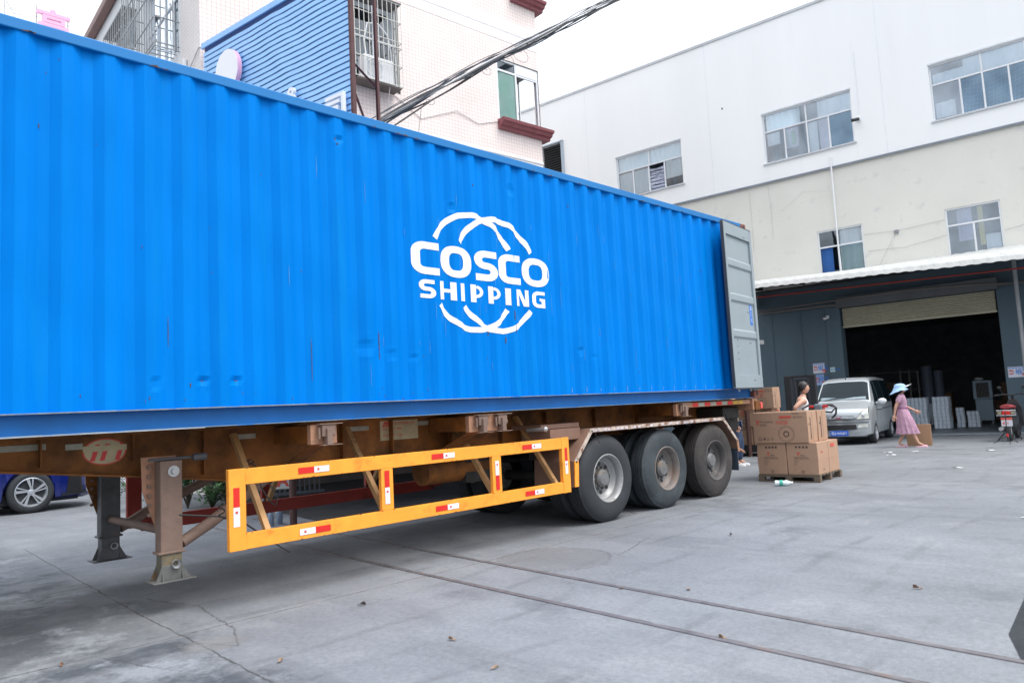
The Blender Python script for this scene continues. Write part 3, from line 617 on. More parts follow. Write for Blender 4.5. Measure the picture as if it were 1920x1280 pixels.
mb = MB(); mb.text('m', .10, Matrix.Translation((4.52, .7365, 1.34)) @ Matrix.Rotation(rad(90), 4, 'X'), bold=.006, shear=.4); mb.text('专用汽车有限公司', .038, Matrix.Translation((4.63, .7365, 1.352)) @ Matrix.Rotation(rad(90), 4, 'X'))
mb.text('制造  半挂车  载重', .030, Matrix.Translation((4.52, .7365, 1.300)) @ Matrix.Rotation(rad(90), 4, 'X')); mb.text('电话: 0753 - 2328', .034, Matrix.Translation((4.52, .7365, 1.235)) @ Matrix.Rotation(rad(90), 4, 'X')); mb.build('maker_lettering', INK_R, **T)
# fender over the three axles
FEN = pm('fender_brown', (.24,.14,.10), .7, var=.18, vs=3, dirt=(.10,.07,.06), dirt_amt=.5, dirt_scale=3, dsharp=.3)
path = [(6.70,.50),(6.72,.80),(7.06,1.165),(10.25,1.165),(10.65,.80),(10.67,.62)]
EDGE = pm('fender_edge', (.50,.42,.36), .6, var=.25, vs=14, dirt=(.20,.10,.07), dirt_amt=.6, dirt_scale=9, dsharp=.06)
for y0, y1, yo in ((.015, .66, .0), (1.78, 2.423, 2.438)):
    mb = MB()
    for (xa, za), (xb, zb) in zip(path, path[1:]): mb.loft([[(xa, y0, za), (xa, y1, za), (xa, y1, za-.006), (xa, y0, za-.006)], [(xb, y0, zb), (xb, y1, zb), (xb, y1, zb-.006), (xb, y0, zb-.006)]])
    fe = mb.build('fender', FEN, **T)
    for i, ((xa, za), (xb, zb)) in enumerate(zip(path, path[1:])):
        d = Vector((xb-xa, 0, zb-za)).normalized(); n_ = Vector((d.z, 0, -d.x))*.045
        if n_.z > 0 : n_ = -n_
        if i == 0: n_ = Vector((.07,0,0))
        if i == 4: n_ = Vector((-.05,0,0))
        yy = yo-.004 if yo < 1 else yo-.012
        q = MB().prism([(xa, yy, za), (xb, yy, zb), (xb+n_.x, yy, zb+n_.z), (xa+n_.x, yy, za+n_.z)], (0, .016, 0)); q.bm.transform(MATRIX[tr.name].inverted()); q.build('fender_edge', EDGE if i != 0 and i != 4 else ORANGE if i == 0 else CHASSIS_PINK, fe, bevel=.002)
    if yo < 1:
        q = MB()
        for i in range(34):
            x = 7.1+i*.092; ww = R_.uniform(.04,.085)
            if R_.random() < .75: q.poly([(x, -.0062, 1.125), (x+ww, -.0062, 1.125), (x+ww, -.0062, 1.158), (x, -.0062, 1.158)])
        q.bm.transform(MATRIX[tr.name].inverted()); q.build('old_stickers', pm('old_stickers', (.55,.50,.52), .6, var=.35, vs=20, dirt=(.45,.12,.10), dirt_amt=.35, dirt_scale=11), fe)
mb = MB().box(10.62, 10.64, .02, .62, .33, .66); mb.build('mud_flap', pm('rubber_flap', (.03,.045,.07), .7, var=.15), **T)
MB().box(6.34, 7.03, .16, .66, 1.195, 1.25).box(6.45, 7.0, .12, .60, 1.05, 1.19).build('tool_box', FEN, bevel=.006, **T)
MB().cyl((6.25, .30, 1.20), (6.25, .02, 1.20), .022).ball((6.25, .01, 1.205), .032, 2).build('valve_knob', STEEL, smooth=True, **T)
MB().cyl((5.2, 1.0, .80), (6.2, 1.0, .80), .16, n=24).build('air_tank', CHASSIS, smooth=True, **T)
MB().box(5.75, 6.3, .85, 1.55, .62, .95).build('spare_box', DARK, bevel=.01, **T)
# running gear
RUB = [pm('tyre_a', (.026,.030,.036), .72, var=.22, vs=4, dirt=(.075,.082,.09), dirt_amt=.40, dirt_scale=4, dsharp=.4, bump=.1), pm('tyre_b', (.032,.042,.05), .72, var=.15, vs=3, dirt=(.11,.13,.145), dirt_amt=.62, dirt_scale=2.5, dsharp=.4, bump=.1), pm('tyre_c', (.036,.033,.033), .8, var=.2, vs=3, dirt=(.125,.10,.09), dirt_amt=.68, dirt_scale=2.5, dsharp=.4, bump=.1)]
RIM = [pm('rim_a', (.30,.305,.31), .45, metal=.3, var=.15, vs=6, dirt=(.15,.13,.12), dirt_amt=.42, dirt_scale=6), pm('rim_b', (.19,.17,.16), .6, metal=.2, var=.2, vs=6, dirt=(.20,.15,.12), dirt_amt=.55), pm('rim_c', (.08,.075,.075), .7, var=.2, vs=5, dirt=(.22,.18,.15), dirt_amt=.4)]
HUB = pm('hub_grey', (.16,.165,.17), .6, metal=.2, var=.2, vs=8, dirt=(.22,.17,.13), dirt_amt=.5)
def wheel(x, yo, s, k, outer):
    R, W = .535, .275; Y = lambda a: yo+s*a
    pr = [(.295,.035),(.305,.012),(.36,.0),(.44,.004),(.485,.018),(.512,.034),(.528,.055)]
    for g0 in (.055, .095, .135, .175, .215): pr += [(R, g0+.002), (R, g0+.030), (R-.014, g0+.032), (R-.014, g0+.040)]
    pr = pr[:-2]+[(.528,.255),(.505,.262),(.44,.272),(.36,.275),(.30,.26)]
    ty = MB().lathe([(r, s*h) for r, h in pr], (x, yo, R), 'Y', 72); w_ = ty.build('wheel', RUB[k], smooth=True, **T)
    fix = lambda m_, nm, mt, **kw: (m_.bm.transform(MATRIX[tr.name].inverted()), m_.build(nm, mt, w_, **kw))[1]
    dish = .15 if outer else .05
    rp = [(.300,.024),(.302,.010),(.290,.006),(.278,.022),(.262,.05),(.258,.10),(.235,.115),(.228,.125),(.20,.150),(.13,.165),(.115,.15),(.0001,.15)]
    fix(MB().lathe([(r, s*h) for r, h in rp], (x, yo, R), 'Y', 48), 'rim', RIM[k], smooth=True)
    fix(MB().lathe([(.24, s*.1245),(.205, s*.1478),(.13, s*.1635),(.112, s*.1635),(.112, s*.10),(.085, s*.07),(.0001, s*.065)], (x, yo, R), 'Y', 32), 'hub', HUB, smooth=True)
    if outer:
        for i in range(8):
            h = MB()
            a = 2*math.pi*(i+.3*k)/8; rr = .178; c = Vector((x+rr*math.cos(a), Y(.151), R+rr*math.sin(a)))
            q = Vector((.028,0,0)); h.poly([c+Vector((.026*math.cos(t)*abs(1), -s*.004, .026*math.sin(t))) for t in [2*math.pi*j/14 for j in range(14)]])
            fix(h, 'hand_hole', BLACK)
        for i in range(10 if s > 0 else 0):
            b = MB(); a = 2*math.pi*i/10; b.cyl((x+.135*math.cos(a), Y(.165), R+.135*math.sin(a)), (x+.135*math.cos(a), Y(.125), R+.135*math.sin(a)), .014, n=6)
            fix(b, 'wheel_nut', HUB)
for k, x in enumerate((7.385, 8.70, 10.0)):
    wheel(x, .022, 1, k, True); wheel(x, .345, 1, k, False); wheel(x, 2.416, -1, k, True); wheel(x, 2.093, -1, k, False)
    MB().cyl((x, .6, .535), (x, 1.84, .535), .07).build('axle', DARK, **T)
    for y in (.75, 1.69):
        mb = MB(); mb.tube([(x-.55, y, .88), (x-.3, y, .78), (x, y, .74), (x+.3, y, .78), (x+.55, y, .88)], .04, 8); mb.box(x-.62, x-.52, y-.05, y+.05, .8, 1.06); mb.build('leaf_spring', DARK, **T)
# rear end
mb = MB().box(9.27, 11.25, .06, .13, 1.345, 1.412); mb.build('deck_rail', CHASSIS_PINK, bevel=.003, **T)
for i in range(9):
    x = 9.5+i*.17; MB().poly([(x, .0575, 1.352), (x+.15, .0575, 1.352), (x+.15, .0575, 1.405), (x, .0575, 1.405)]).build('reflector_strip', [STK_R, GREYTAPE][i % 2] if i < 7 else pm('yellow_strip', (.55,.33,.05), .6), **T)
mb = MB().box(11.25, 11.42, .02, 2.42, 1.24, 1.425).build('rear_beam', CHASSIS_PINK, bevel=.006, **T)
for y in (.02, 2.2):
    m_ = MB().box(11.30, 11.46, y-.03, y+.24, 1.235, 1.385).build('tail_lamp_box', CHASSIS, bevel=.01, **T)
    l = MB().box(11.44, 11.50, y-.05, y+.10, 1.255, 1.36); l.build('tail_lamp', pm('lamp_red', (.75,.12,.10), .25), bevel=.01, **T)
MB().box(10.7, 11.2, .25, .75, 1.12, 1.3).box(10.95, 11.35, .35, .9, .92, 1.12).build('rear_tank', DARK, bevel=.02, **T)
MB().tube([(10.68,.10,.70),(11.05,.14,.58)], .022, 8).build('mud_flap_arm', CHASSIS_PINK, smooth=True, **T)
MB().tube([(10.35,.05,1.3),(10.45,.05,1.15),(10.6,.08,1.0),(10.75,.1,.9)], .012, 6).build('air_hose', BLACK, smooth=True, **T)
MB().tube([(7.12,-.008,1.12),(7.16,-.012,1.03),(7.2,-.014,.98)], .004, 5).build('wire', BLACK, **T)

# ------------------------------------------------------------------ building helpers
def wallgrid(mb, x0, x1, z0, z1, y, holes, depth, swap=None):
    xs_ = sorted({x0, x1, *[h[0] for h in holes], *[h[1] for h in holes]}); zs_ = sorted({z0, z1, *[h[2] for h in holes], *[h[3] for h in holes]})
    xs_ = [v for v in xs_ if x0 <= v <= x1]; zs_ = [v for v in zs_ if z0 <= v <= z1]
    V = swap or (lambda x, y, z: (x, y, z))
    for a, b in zip(xs_, xs_[1:]):
        for c, d in zip(zs_, zs_[1:]):
            mx, mz = (a+b)/2, (c+d)/2
            if any(h[0] < mx < h[1] and h[2] < mz < h[3] for h in holes): continue
            mb.poly([V(a, y, c), V(b, y, c), V(b, y, d), V(a, y, d)])
    for h in holes:
        a, b, c, d = h; e = y+depth
        mb.poly([V(a, y, c), V(a, e, c), V(a, e, d), V(a, y, d)]); mb.poly([V(b, y, c), V(b, e, c), V(b, e, d), V(b, y, d)])
        mb.poly([V(a, y, c), V(b, y, c), V(b, e, c), V(a, e, c)]); mb.poly([V(a, y, d), V(b, y, d), V(b, e, d), V(a, e, d)])
ROOMW = pm('room_wall', (.30,.34,.38), .9, var=.1)
def window(parent, x0, x1, z0, z1, y, ztr, top, bot, glass, curtain=None, swap=None, room=.9, roommat=None, t=.05, frame=None, yd=.0):
    V = swap or (lambda x, y, z: (x, y, z)); fr = MB()
    def bx(a, b, c, d, ya=y, yb=y+.05, m=None):
        m = m or fr; p = V(a, ya, c); q = V(b, yb, d); m.box(min(p[0],q[0]), max(p[0],q[0]), min(p[1],q[1]), max(p[1],q[1]), c, d)
    bx(x0, x1, z0, z0+t); bx(x0, x1, z1-t, z1); bx(x0, x0+t, z0+t, z1-t); bx(x1-t, x1, z0+t, z1-t)
    if ztr: bx(x0+t, x1-t, ztr-t/2, ztr+t/2)
    tt = ztr+t/2 if ztr else z1-t
    for v in top: bx(v-t/2, v+t/2, tt, z1-t)
    for i, v in enumerate(bot): bx(v-t/2, v+t/2, z0+t, (ztr-t/2) if ztr else z1-t, y-.01*(i % 2), y+.05)
    fo = fr.build('window', frame or ALU, parent, bevel=.004)
    def panes(cuts, c, d, gl, k0):
        cs = [x0+t]+list(cuts)+[x1-t]
        for i, (a, b) in enumerate(zip(cs, cs[1:])):
            g = gl[min(i, len(gl)-1)]
            if g is None: continue
            a2 = a+(t/2 if i else 0); b2 = b-(t/2 if i < len(cs)-2 else 0)
            m = MB(); m.poly([V(a2, y+.03, c), V(b2, y+.03, c), V(b2, y+.03, d), V(a2, y+.03, d)]); m.build('pane', g, fo)
    if ztr: panes(top, ztr+t/2, z1-t, glass[0], 0)
    panes(bot, z0+t, (ztr-t/2) if ztr else z1-t, glass[1], 0)
    if room:
        r = MB(); a, b, c, d = x0-.3, x1+.3, z0-.3, z1+.2; ya = y+.07; yb = y+.07+room
        for q in ([(a,yb,c),(b,yb,c),(b,yb,d),(a,yb,d)], [(a,ya,c),(a,yb,c),(a,yb,d),(a,ya,d)], [(b,ya,c),(b,yb,c),(b,yb,d),(b,ya,d)], [(a,ya,c),(b,ya,c),(b,yb,c),(a,yb,c)], [(a,ya,d),(b,ya,d),(b,yb,d),(a,yb,d)]): r.poly([V(*p) for p in q])
        r.build('room_interior', roommat or ROOMW, fo)
        if x1-x0 > 1.2 and parent.name.startswith('factory'):
            rr_ = random.Random(int(x0*100)); q = MB()
            for i in range(7):
                xa = rr_.uniform(x0+.1, x1-.5); ww = rr_.uniform(.15,.5); hh = rr_.uniform(.2,.9); q.box(xa, xa+ww, y+.3+i*.06, y+.34+i*.06, z0, z0+hh)
            q.box(x0, x1, y+.55, y+.60, z1-.35, z1-.30); q.build('stored_goods', pm('stored_goods', (.10,.17,.22), .8, var=.6, vs=2.5) if 'stored_goods' not in bpy.data.materials else bpy.data.materials['stored_goods'], fo)
    if curtain:
        for (a, b, c, d, mt) in curtain:
            m = MB(); n_ = max(6, int((b-a)/.05)); rows = []
            for zq in (c, (c+d)/2, d): rows.append([V(a+(b-a)*i/n_, y+.075+.018*math.sin(i*1.4)+.006*math.sin(i*.5), zq) for i in range(n_+1)])
            m.loft(rows, closed=False, caps=False); m.build('curtain', mt, fo, smooth=True)
    return fo
GL_PALE = glassmat('glass_pale', (.85,.93,.98), .26, rough=.10); GL_BLUE = glassmat('glass_blue', (.40,.58,.78), .22, gc=(.6,.82,1)); GL_CLEAR = glassmat('glass_clear', (.9,.95,.96), .10); GL_DARK = glassmat('glass_dark', (.35,.45,.5), .12)
CUR_W = pm('curtain_white', (.86,.88,.90), .85, var=.06); CUR_Y = pm('curtain_yellow', (.72,.62,.22), .8); CUR_P = pm('curtain_lilac', (.58,.55,.68), .85); CUR_B = pm('curtain_blue', (.02,.10,.32), .8)

# ------------------------------------------------------------------ white factory building
RZ = math.atan2(-math.cos(rad(6)), math.sin(rad(6)))
B = thing('factory_building', 'tall white factory building with grey stained lower storey and a dark open loading door', 'building', (25.846, -.649, 0), RZ)
BMX = MATRIX[B.name]
def bw(x, y, z=0): return BMX @ Vector((x, y, z))
UP = pm('upper_sheet', (.87,.885,.89), .5, var=.025, vs=.5, dirt=(.76,.78,.78), dirt_amt=.35, dirt_scale=1.6, stretch=(1,1,.12), dsharp=.4)
PLA = pm('old_plaster', (.70,.70,.645), .88, var=.05, vs=.6, dirt=(.585,.59,.56), dirt_amt=.45, dirt_scale=2.4, dsharp=.16, bump=.3, bs=14, fine=.05)
DKW = pm('dark_wall', (.075,.118,.15), .75, var=.12, vs=.8, dirt=(.05,.075,.095), dirt_amt=.25, dirt_scale=1.6, stretch=(1,1,.4), dsharp=.3, bump=.1)
W1=(-12.76,-9.81,9.86,11.63); W2=(-6.60,-3.56,9.79,11.63); W3=(-1.22,1.95,9.80,11.63); W4=(-5.06,-3.60,5.25,7.0); W5=(-1.20,.26,5.42,6.96); LV=(-16.5,-15.38,11.6,13.07); DO=(-4.55,-.10,0,4.27)
mb = MB(); wallgrid(mb, -19, 9, 9.12, 15.06, -.06, [W1, W2, W3, LV], .14); mb.poly([(-19,-.06,9.12),(9,-.06,9.12),(9,0,9.12),(-19,0,9.12)])
mb.poly([(-19,-.06,15.06),(9,-.06,15.06),(9,12,15.06),(-19,12,15.06)]); mb.poly([(-19,-.06,9.12),(-19,12,9.12),(-19,12,15.06),(-19,-.06,15.06)]); mb.poly([(9,-.06,9.12),(9,12,9.12),(9,12,15.06),(9,-.06,15.06)])
mb.build('upper_wall', UP, B)
mb = MB(); wallgrid(mb, -19, 9, 5.2, 9.12, 0, [W4, W5], .14); mb.poly([(-19,0,0),(-19,12,0),(-19,12,9.12),(-19,0,9.12)]); mb.poly([(9,0,0),(9,12,0),(9,12,9.12),(9,0,9.12)]); mb.build('plaster_wall', PLA, B)
mb = MB(); wallgrid(mb, -19, 9, 0, 5.2, 0, [DO], .35); mb.build('ground_floor_wall', DKW, B)
for q_ in ((-5.02,-4.56,-.06,4.4),(-.09,.42,-.05,4.4),(-5.9,-5.86,-.02,4.5),(-6.9,-6.86,-.02,4.5)): MB().box(q_[0],q_[1],q_[2],0,0,q_[3]).build('pilaster', DKW, B, bevel=.01)
mb = MB().box(-19, 9, -.10, -.055, 15.0, 15.10); mb.build('roof_trim', pm('roof_trim', (.52,.55,.58), .5), B)
mb = MB().box(-19, 9, -.085, -.062, 9.07, 9.135); mb.build('shadow_strip', pm('shadow_strip', (.20,.23,.27), .6, var=.2), B)  # dark strip paints the shadow line at the foot of the upper sheet
sq = MB()
for x in (-14.1, -8.6, -2.6, 3.2): sq.box(x, x+.012, -.064, -.06, 9.14, 15.0)
sq.build('panel_seam', pm('seam', (.72,.76,.79), .6), B)
PALE = pm('window_film', (.74,.81,.84), .3, var=.05)
window(B, *W1, .02, 10.98, [-11.28], [-12.03, -11.32, -10.62], [[GL_PALE, GL_PALE], [GL_PALE, GL_PALE, None, GL_CLEAR]], [(-12.7,-11.3,9.95,10.9,PALE), (-10.6,-9.9,10.25,11,CUR_W), (-12.7,-9.9,11.02,11.6,PALE)], roommat=pm('dim_room', (.22,.25,.29), .9))
window(B, *W2, .02, 10.96, [-5.08], [-5.86, -5.08, -4.35], [[GL_PALE, GL_PALE], [GL_PALE, GL_PALE, GL_PALE, GL_BLUE]], [(-6.5,-6.05,10.45,10.9,CUR_W), (-5.85,-5.4,10.2,10.9,CUR_P), (-5.05,-4.75,9.85,10.9,CUR_W), (-4.7,-4.4,9.85,10.9,CUR_P), (-6.5,-5.3,11.0,11.6,bpy.data.materials['window_film']), (-4.7,-3.6,10.99,11.6,PALE), (-5.8,-5.5,10.3,10.8,pm('green_cloth',(.25,.5,.35),.8))], roommat=pm('blue_room', (.17,.32,.52), .9, var=.3, vs=1.2))
window(B, *W3, .02, 10.98, [.18, 1.3], [-.42, .18, .85], [[GL_PALE, GL_PALE, GL_PALE], [GL_PALE, GL_BLUE, GL_BLUE, GL_BLUE]], [(-.3,1.9,11.02,11.6,PALE), (-1.15,-.6,9.9,10.4,CUR_W), (-1.15,.1,11.02,11.35,PALE)], roommat=bpy.data.materials['blue_room'])
window(B, *W4, .03, 6.42, [-4.42], [-4.42], [[GL_DARK, GL_CLEAR], [None, GL_CLEAR]], [(-4.38,-3.66,6.45,6.95,CUR_W), (-4.38,-3.66,5.3,6.4,pm('frosted',(.55,.66,.66),.4)), (-5.0,-4.62,5.3,6.4,CUR_B)], roommat=pm('night_room', (.03,.05,.09), .9))
window(B, *W5, .03, 6.42, [], [-.47], [[GL_PALE], [GL_PALE, GL_PALE]], [(-.9,-.5,5.9,6.9,CUR_P), (-.35,-.22,5.7,6.9,CUR_Y), (-.2,.18,5.5,6.0,CUR_W)], roommat=bpy.data.materials['blue_room'])
for w_ in (W1, W2, W3, W4, W5):
    s_ = MB().box(w_[0]-.06, w_[1]+.06, (-.12 if w_[2] > 9 else -.06), .06 if w_[2] > 9 else .1, w_[2]-.05, w_[2]-.002); s_.build('window_sill', pm('sill_grey', (.52,.55,.58), .6) if 'sill_grey' not in bpy.data.materials else bpy.data.materials['sill_grey'], B)
    if w_[2] > 9: MB().box(w_[0]-.02, w_[1]+.02, -.075, -.0605, w_[3]+.002, w_[3]+.05).build('window_lintel', bpy.data.materials['seam'], B)
nt_ = MB()
for (xa, xb) in ((-.36,.12), (.26,.8), (.92,1.85)):
    for i in range(9):
        z0 = 9.9+i*.13; nt_.tube([(xa+(xb-xa)*k/6, .10, z0-.10*math.sin(math.pi*(xa+(xb-xa)*k/6+.5)/1.3)*1.1) for k in range(7)], .005, 4)
    for i in range(int((xb-xa)/.10)+1):
        x = xa+i*.10; nt_.tube([(x, .10, 9.85), (x+.05, .10, 10.3), (x+.11, .10, 10.85)], .005, 4)
nt_.build('hanging_net', CUR_W, B)
cl_ = MB()
for i in range(7):
    z0 = 9.92+i*.14; cl_.loft([[(-11.28+.02*math.sin(i*3), .12+.05*math.sin(k+i), z0+.06*math.sin(k*1.7+i)), (-10.65, .12+.04*math.cos(k*2+i), z0+.07*math.sin(k+i*2))] for k in range(7)], closed=False, caps=False)
cl_.build('bundled_cloth', pm('cloth_lilac', (.50,.54,.66), .85, var=.3, vs=7), B)
# louvred opening
mb = MB(); 
for i in range(13): z = 11.62+i*.11; mb.loft([[(-16.45, -.03, z), (-15.43, -.03, z), (-15.43, -.02, z+.008), (-16.45, -.02, z+.008)], [(-16.45, .06, z+.07), (-15.43, .06, z+.07), (-15.43, .06, z+.078), (-16.45, .06, z+.078)]])
lv = mb.build('louvre', pm('louvre_black', (.05,.052,.055), .6, var=.5, vs=14, dirt=(.30,.31,.31), dirt_amt=.4, dirt_scale=16), B)
mb = MB().poly([(-16.5,.075,11.6),(-15.38,.075,11.6),(-15.38,.075,13.07),(-16.5,.075,13.07)]); mb.build('louvre_back', BLACK, B)
mb = MB().box(-15.44,-15.33,-.14,-.05,11.55,13.12).box(-16.55,-15.33,-.14,-.05,13.07,13.12); mb.build('louvre_frame', pm('frame_steelblue', (.38,.45,.52), .5), B)
# roller shutter
mb = MB(); n_ = 9
for i in range(n_):
    z0 = 3.65+i*(.62/n_); h = .62/n_
    mb.loft([[(x, .06+a, z0+h*t_) for (t_, a) in ((0,.03),(.08,-.005),(.3,-.022),(.6,-.022),(.84,.0),(.95,.03),(1,.03))] for x in (-4.5, -.14)], closed=False, caps=False)
mb.box(-4.52, -.12, .035, .075, 3.60, 3.65); mb.build('roller_shutter', pm('shutter_tan', (.42,.40,.30), .5, var=.08, dirt=(.2,.19,.15), dirt_amt=.2), B, smooth=True)
MB().box(-4.6, -.02, -.28, -.06, 4.27, 4.62).build('shutter_housing', pm('housing', (.10,.11,.12), .7), B, bevel=.01)
# interior
INN = pm('interior_dark', (.30,.32,.34), .9, var=.2)
mb = MB(); a, b, y0, y1, zt = -11, 5, .36, 16, 4.62
for q in ([(a,y1,0),(b,y1,0),(b,y1,zt),(a,y1,zt)], [(a,y0,0),(a,y1,0),(a,y1,zt),(a,y0,zt)], [(b,y0,0),(b,y1,0),(b,y1,zt),(b,y0,zt)], [(a,y0,zt),(b,y0,zt),(b,y1,zt),(a,y1,zt)], [(a,y0,0),(-4.55,y0,0),(-4.55,y0,zt),(a,y0,zt)], [(-.1,y0,0),(b,y0,0),(b,y0,zt),(-.1,y0,zt)], [(-4.55,y0,4.27),(-.1,y0,4.27),(-.1,y0,zt),(-4.55,y0,zt)]): mb.poly(q)
mb.build('interior_shell', INN, B)
mb = MB().box(-10.9, 4.9, .0, 15.9, .002, .012); mb.build('interior_floor', pm('interior_floor', (.17,.20,.23), .45, var=.2, vs=1.5, dirt=(.08,.1,.12), dirt_amt=.4, dirt_scale=2), B)
mb = MB().box(-4.6, 6, -.62, -.03, .0, .03); mb.build('door_threshold', pm('threshold', (.25,.28,.31), .7, var=.15, vs=3, dirt=(.5,.53,.56), dirt_amt=.3, dirt_scale=4), B, bevel=.01)
# awning
AWN = pm('awning_white', (.52,.53,.52), .6, var=.08, vs=4, dirt=(.38,.38,.37), dirt_amt=.35, dirt_scale=5)
mb = MB(); rows = []
nx = 190; X0, X1 = -7.35, 8.0
ex = lambda x: 4.815-.037*(x+2)+(.0 if x > -7 else -.6*(x+7)**2)
for (y, f) in ((-.01, None), (-2.45, 'e'), (-2.60, 'm'), (-2.66, 'b')):
    row = []
    for i in range(nx+1):
        x = X0+(X1-X0)*i/nx; wv = .012*(1 if (i//2) % 2 else -1)+.010*math.sin(x*1.9)
        zt = ex(x)+.24
        row.append((x, y+(0 if f is None else wv*.5), (5.52+wv*.5) if f is None else (zt+.03+wv*.6) if f == 'e' else (zt-.10) if f == 'm' else (ex(x)+wv*.8)))
    rows.append(row)
mb.loft(rows, closed=False, caps=False); aw = mb.build('awning_sheet', AWN, B); sm = aw.modifiers.new('s', 'SOLIDIFY'); sm.thickness = .012
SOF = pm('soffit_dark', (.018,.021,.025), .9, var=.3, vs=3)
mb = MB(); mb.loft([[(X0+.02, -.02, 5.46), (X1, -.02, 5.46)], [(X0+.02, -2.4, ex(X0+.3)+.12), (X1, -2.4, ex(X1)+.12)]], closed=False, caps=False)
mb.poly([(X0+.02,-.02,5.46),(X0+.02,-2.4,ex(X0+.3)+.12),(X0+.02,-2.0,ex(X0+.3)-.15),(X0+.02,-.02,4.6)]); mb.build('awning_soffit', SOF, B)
mb = MB()
for x in [X0+.2+i*1.5 for i in range(11)]: mb.loft([[(x, -.0, 5.25), (x+.05, -.0, 5.25), (x+.05, 0, 5.35), (x, 0, 5.35)], [(x, -2.5, ex(x)+.0), (x+.05, -2.5, ex(x)), (x+.05, -2.5, ex(x)+.1), (x, -2.5, ex(x)+.1)]])
for y, dz in ((-.9,.0), (-2.35,.0)): 
    zc = 5.25+(ex(-2)-5.25)*(-y/2.5); mb.box(X0+.1, X1, y-.025, y+.025, zc-.05, zc+.0)
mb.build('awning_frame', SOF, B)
mb = MB(); mb.tube([(-7.2,-1.8,4.80),(-3,-1.8,4.68),(.78,-1.8,4.58),(4,-1.8,4.5)], .022, 8); mb.build('sprinkler_pipe', pm('pipe_red', (.35,.03,.02), .5), B, smooth=True)
mb = MB(); mb.tube([(-7.3,-.3,4.47),(-5.5,-.3,4.50),(-4,-.3,4.54),(-2.4,-.3,4.55),(-.8,-.3,4.48),(.7,-.3,4.34),(.78,-.3,3.6)], .025, 8); mb.box(-7.3, 4, -.22, -.15, 4.36, 4.41); mb.build('conduit', pm('conduit_brown', (.17,.15,.14), .6), B, smooth=True)
MB().cyl((.46,-.62,0), (.47,-.62,5.0), .055, n=16).build('awning_post', pm('post_grey', (.30,.32,.34), .5, dirt=(.15,.12,.1), dirt_amt=.3), B, smooth=True)
mb = MB().tube([(-4.36,-.10,9.47),(-4.37,-.11,9.0),(-4.39,-.06,6.4),(-4.37,-.06,5.5)], .028, 8); mb.build('drain_pipe', PLASTIC_W, B, smooth=True)
mb = MB().tube([(-3.33,-.085,12.85),(-3.33,-.085,10.7)], .010, 6); mb.build('cable_duct', PLASTIC_W, B)
mb = MB()
for p in ([(-3.57,-.02,6.62),(-2.6,-.03,6.55),(-1.22,-.02,6.63)], [(-2.60,-.03,6.52),(-3.22,-.10,5.43)], [(-3.5,-.02,6.05),(-2.4,-.03,5.98),(-1.2,-.02,6.15)], [(.3,-.02,6.0),(2,-.03,6.3)]): mb.tube(p, .004, 5)
mb.box(-2.66,-2.54,-.06,0,6.46,6.58); mb.build('old_wiring', pm('wire_grey', (.25,.27,.29), .7), B)
mb = MB(); mb.tube([(-7.3,-.02,8.9),(-7.28,-.02,7.9),(-7.3,-.02,6.7)], .003, 5); mb.tube([(-6.6,-.02,9.0),(-6.55,-.02,8.2),(-6.57,-.02,7.0)], .0025, 5); mb.tube([(-6.2,-.02,7.95),(-5.4,-.02,8.5),(-4.4,-.02,8.3)], .002, 4); mb.build('wall_crack', pm('crack', (.28,.30,.31), .9), B)
MB().ball((-8.04,-.062,12.31), .035, 1, (1,.3,1.3)).build('wall_hole', BLACK, B)
# cameras on the wall
def cctv(x, y, z, lab, s=1):
    t = thing('security_camera', lab, 'camera', bw(x, y, z), RZ, 'security cameras on the factory wall')
    MB().box(-.05*s,.05*s,-.02,.02,-.05*s,.05*s).cyl((0,-.02,0),(0,-.10*s,-.02),.018*s).build('bracket', PLASTIC_W, t)
    MB().cyl((.02,-.08*s,-.03*s),(-.10*s,-.26*s,-.09*s),.045*s,n=14).build('housing', PLASTIC_W if s < 1.1 else BLACK, t, smooth=True)
    MB().cyl((-.10*s,-.26*s,-.09*s),(-.107*s,-.272*s,-.094*s),.03*s,n=12).build('lens', BLACK, t)
cctv(-4.94, -.08, 4.02, 'small white security camera under the awning left of the shutter', .9)
cctv(-3.38, -.09, 10.52, 'dark security camera high on the white wall beside a window', 1.2)
# notices
def notice(x0, x1, z0, z1, lab, kind, yo=-.008):
    t = thing('notice', lab, 'notice', bw((x0+x1)/2, yo, (z0+z1)/2), RZ, 'paper notices on the dark wall'); w_, h_ = (x1-x0)/2, (z1-z0)/2
    MB().box(-w_, w_, -.003, .003, -h_, h_).build('sheet', pm('notice_'+kind, {'w': (.55,.60,.70), 'b': (.30,.42,.66), 'y': (.45,.62,.62)}[kind], .6) if 'notice_'+kind not in bpy.data.materials else bpy.data.materials['notice_'+kind], t)
    a = MB(); b = MB(); Mx = lambda x, z: Matrix.Translation((x, -.0045, z)) @ Matrix.Rotation(rad(90), 4, 'X')
    if kind == 'y': a.text('有房出租', .075, Mx(-w_+.02, -.03)); 
    else:
        a.text('招工', h_*1.0, Mx(-w_*.15, -h_*.35), bold=.004); b.text('急', h_*.95, Mx(-w_*.95, -h_*.35), bold=.004); b.text('聘', h_*.8, Mx(w_*.5, -h_*.9), bold=.003)
        for i in range(5): a.box(-w_*.9+i*w_*.36, -w_*.9+i*w_*.36+w_*.25, -.0045, -.004, h_*.68, h_*.85)
    a.build('print_blue', bpy.data.materials['sticker_blue'], t)
    if kind != 'y': b.build('print_red', INK_R, t)
    else: b.bm.free()
notice(-5.59, -5.21, 2.14, 2.48, 'upper of two recruitment notices pasted left of the van', 'w')
notice(-5.58, -5.26, 1.73, 2.10, 'lower blue recruitment notice, directly below the white one', 'b')
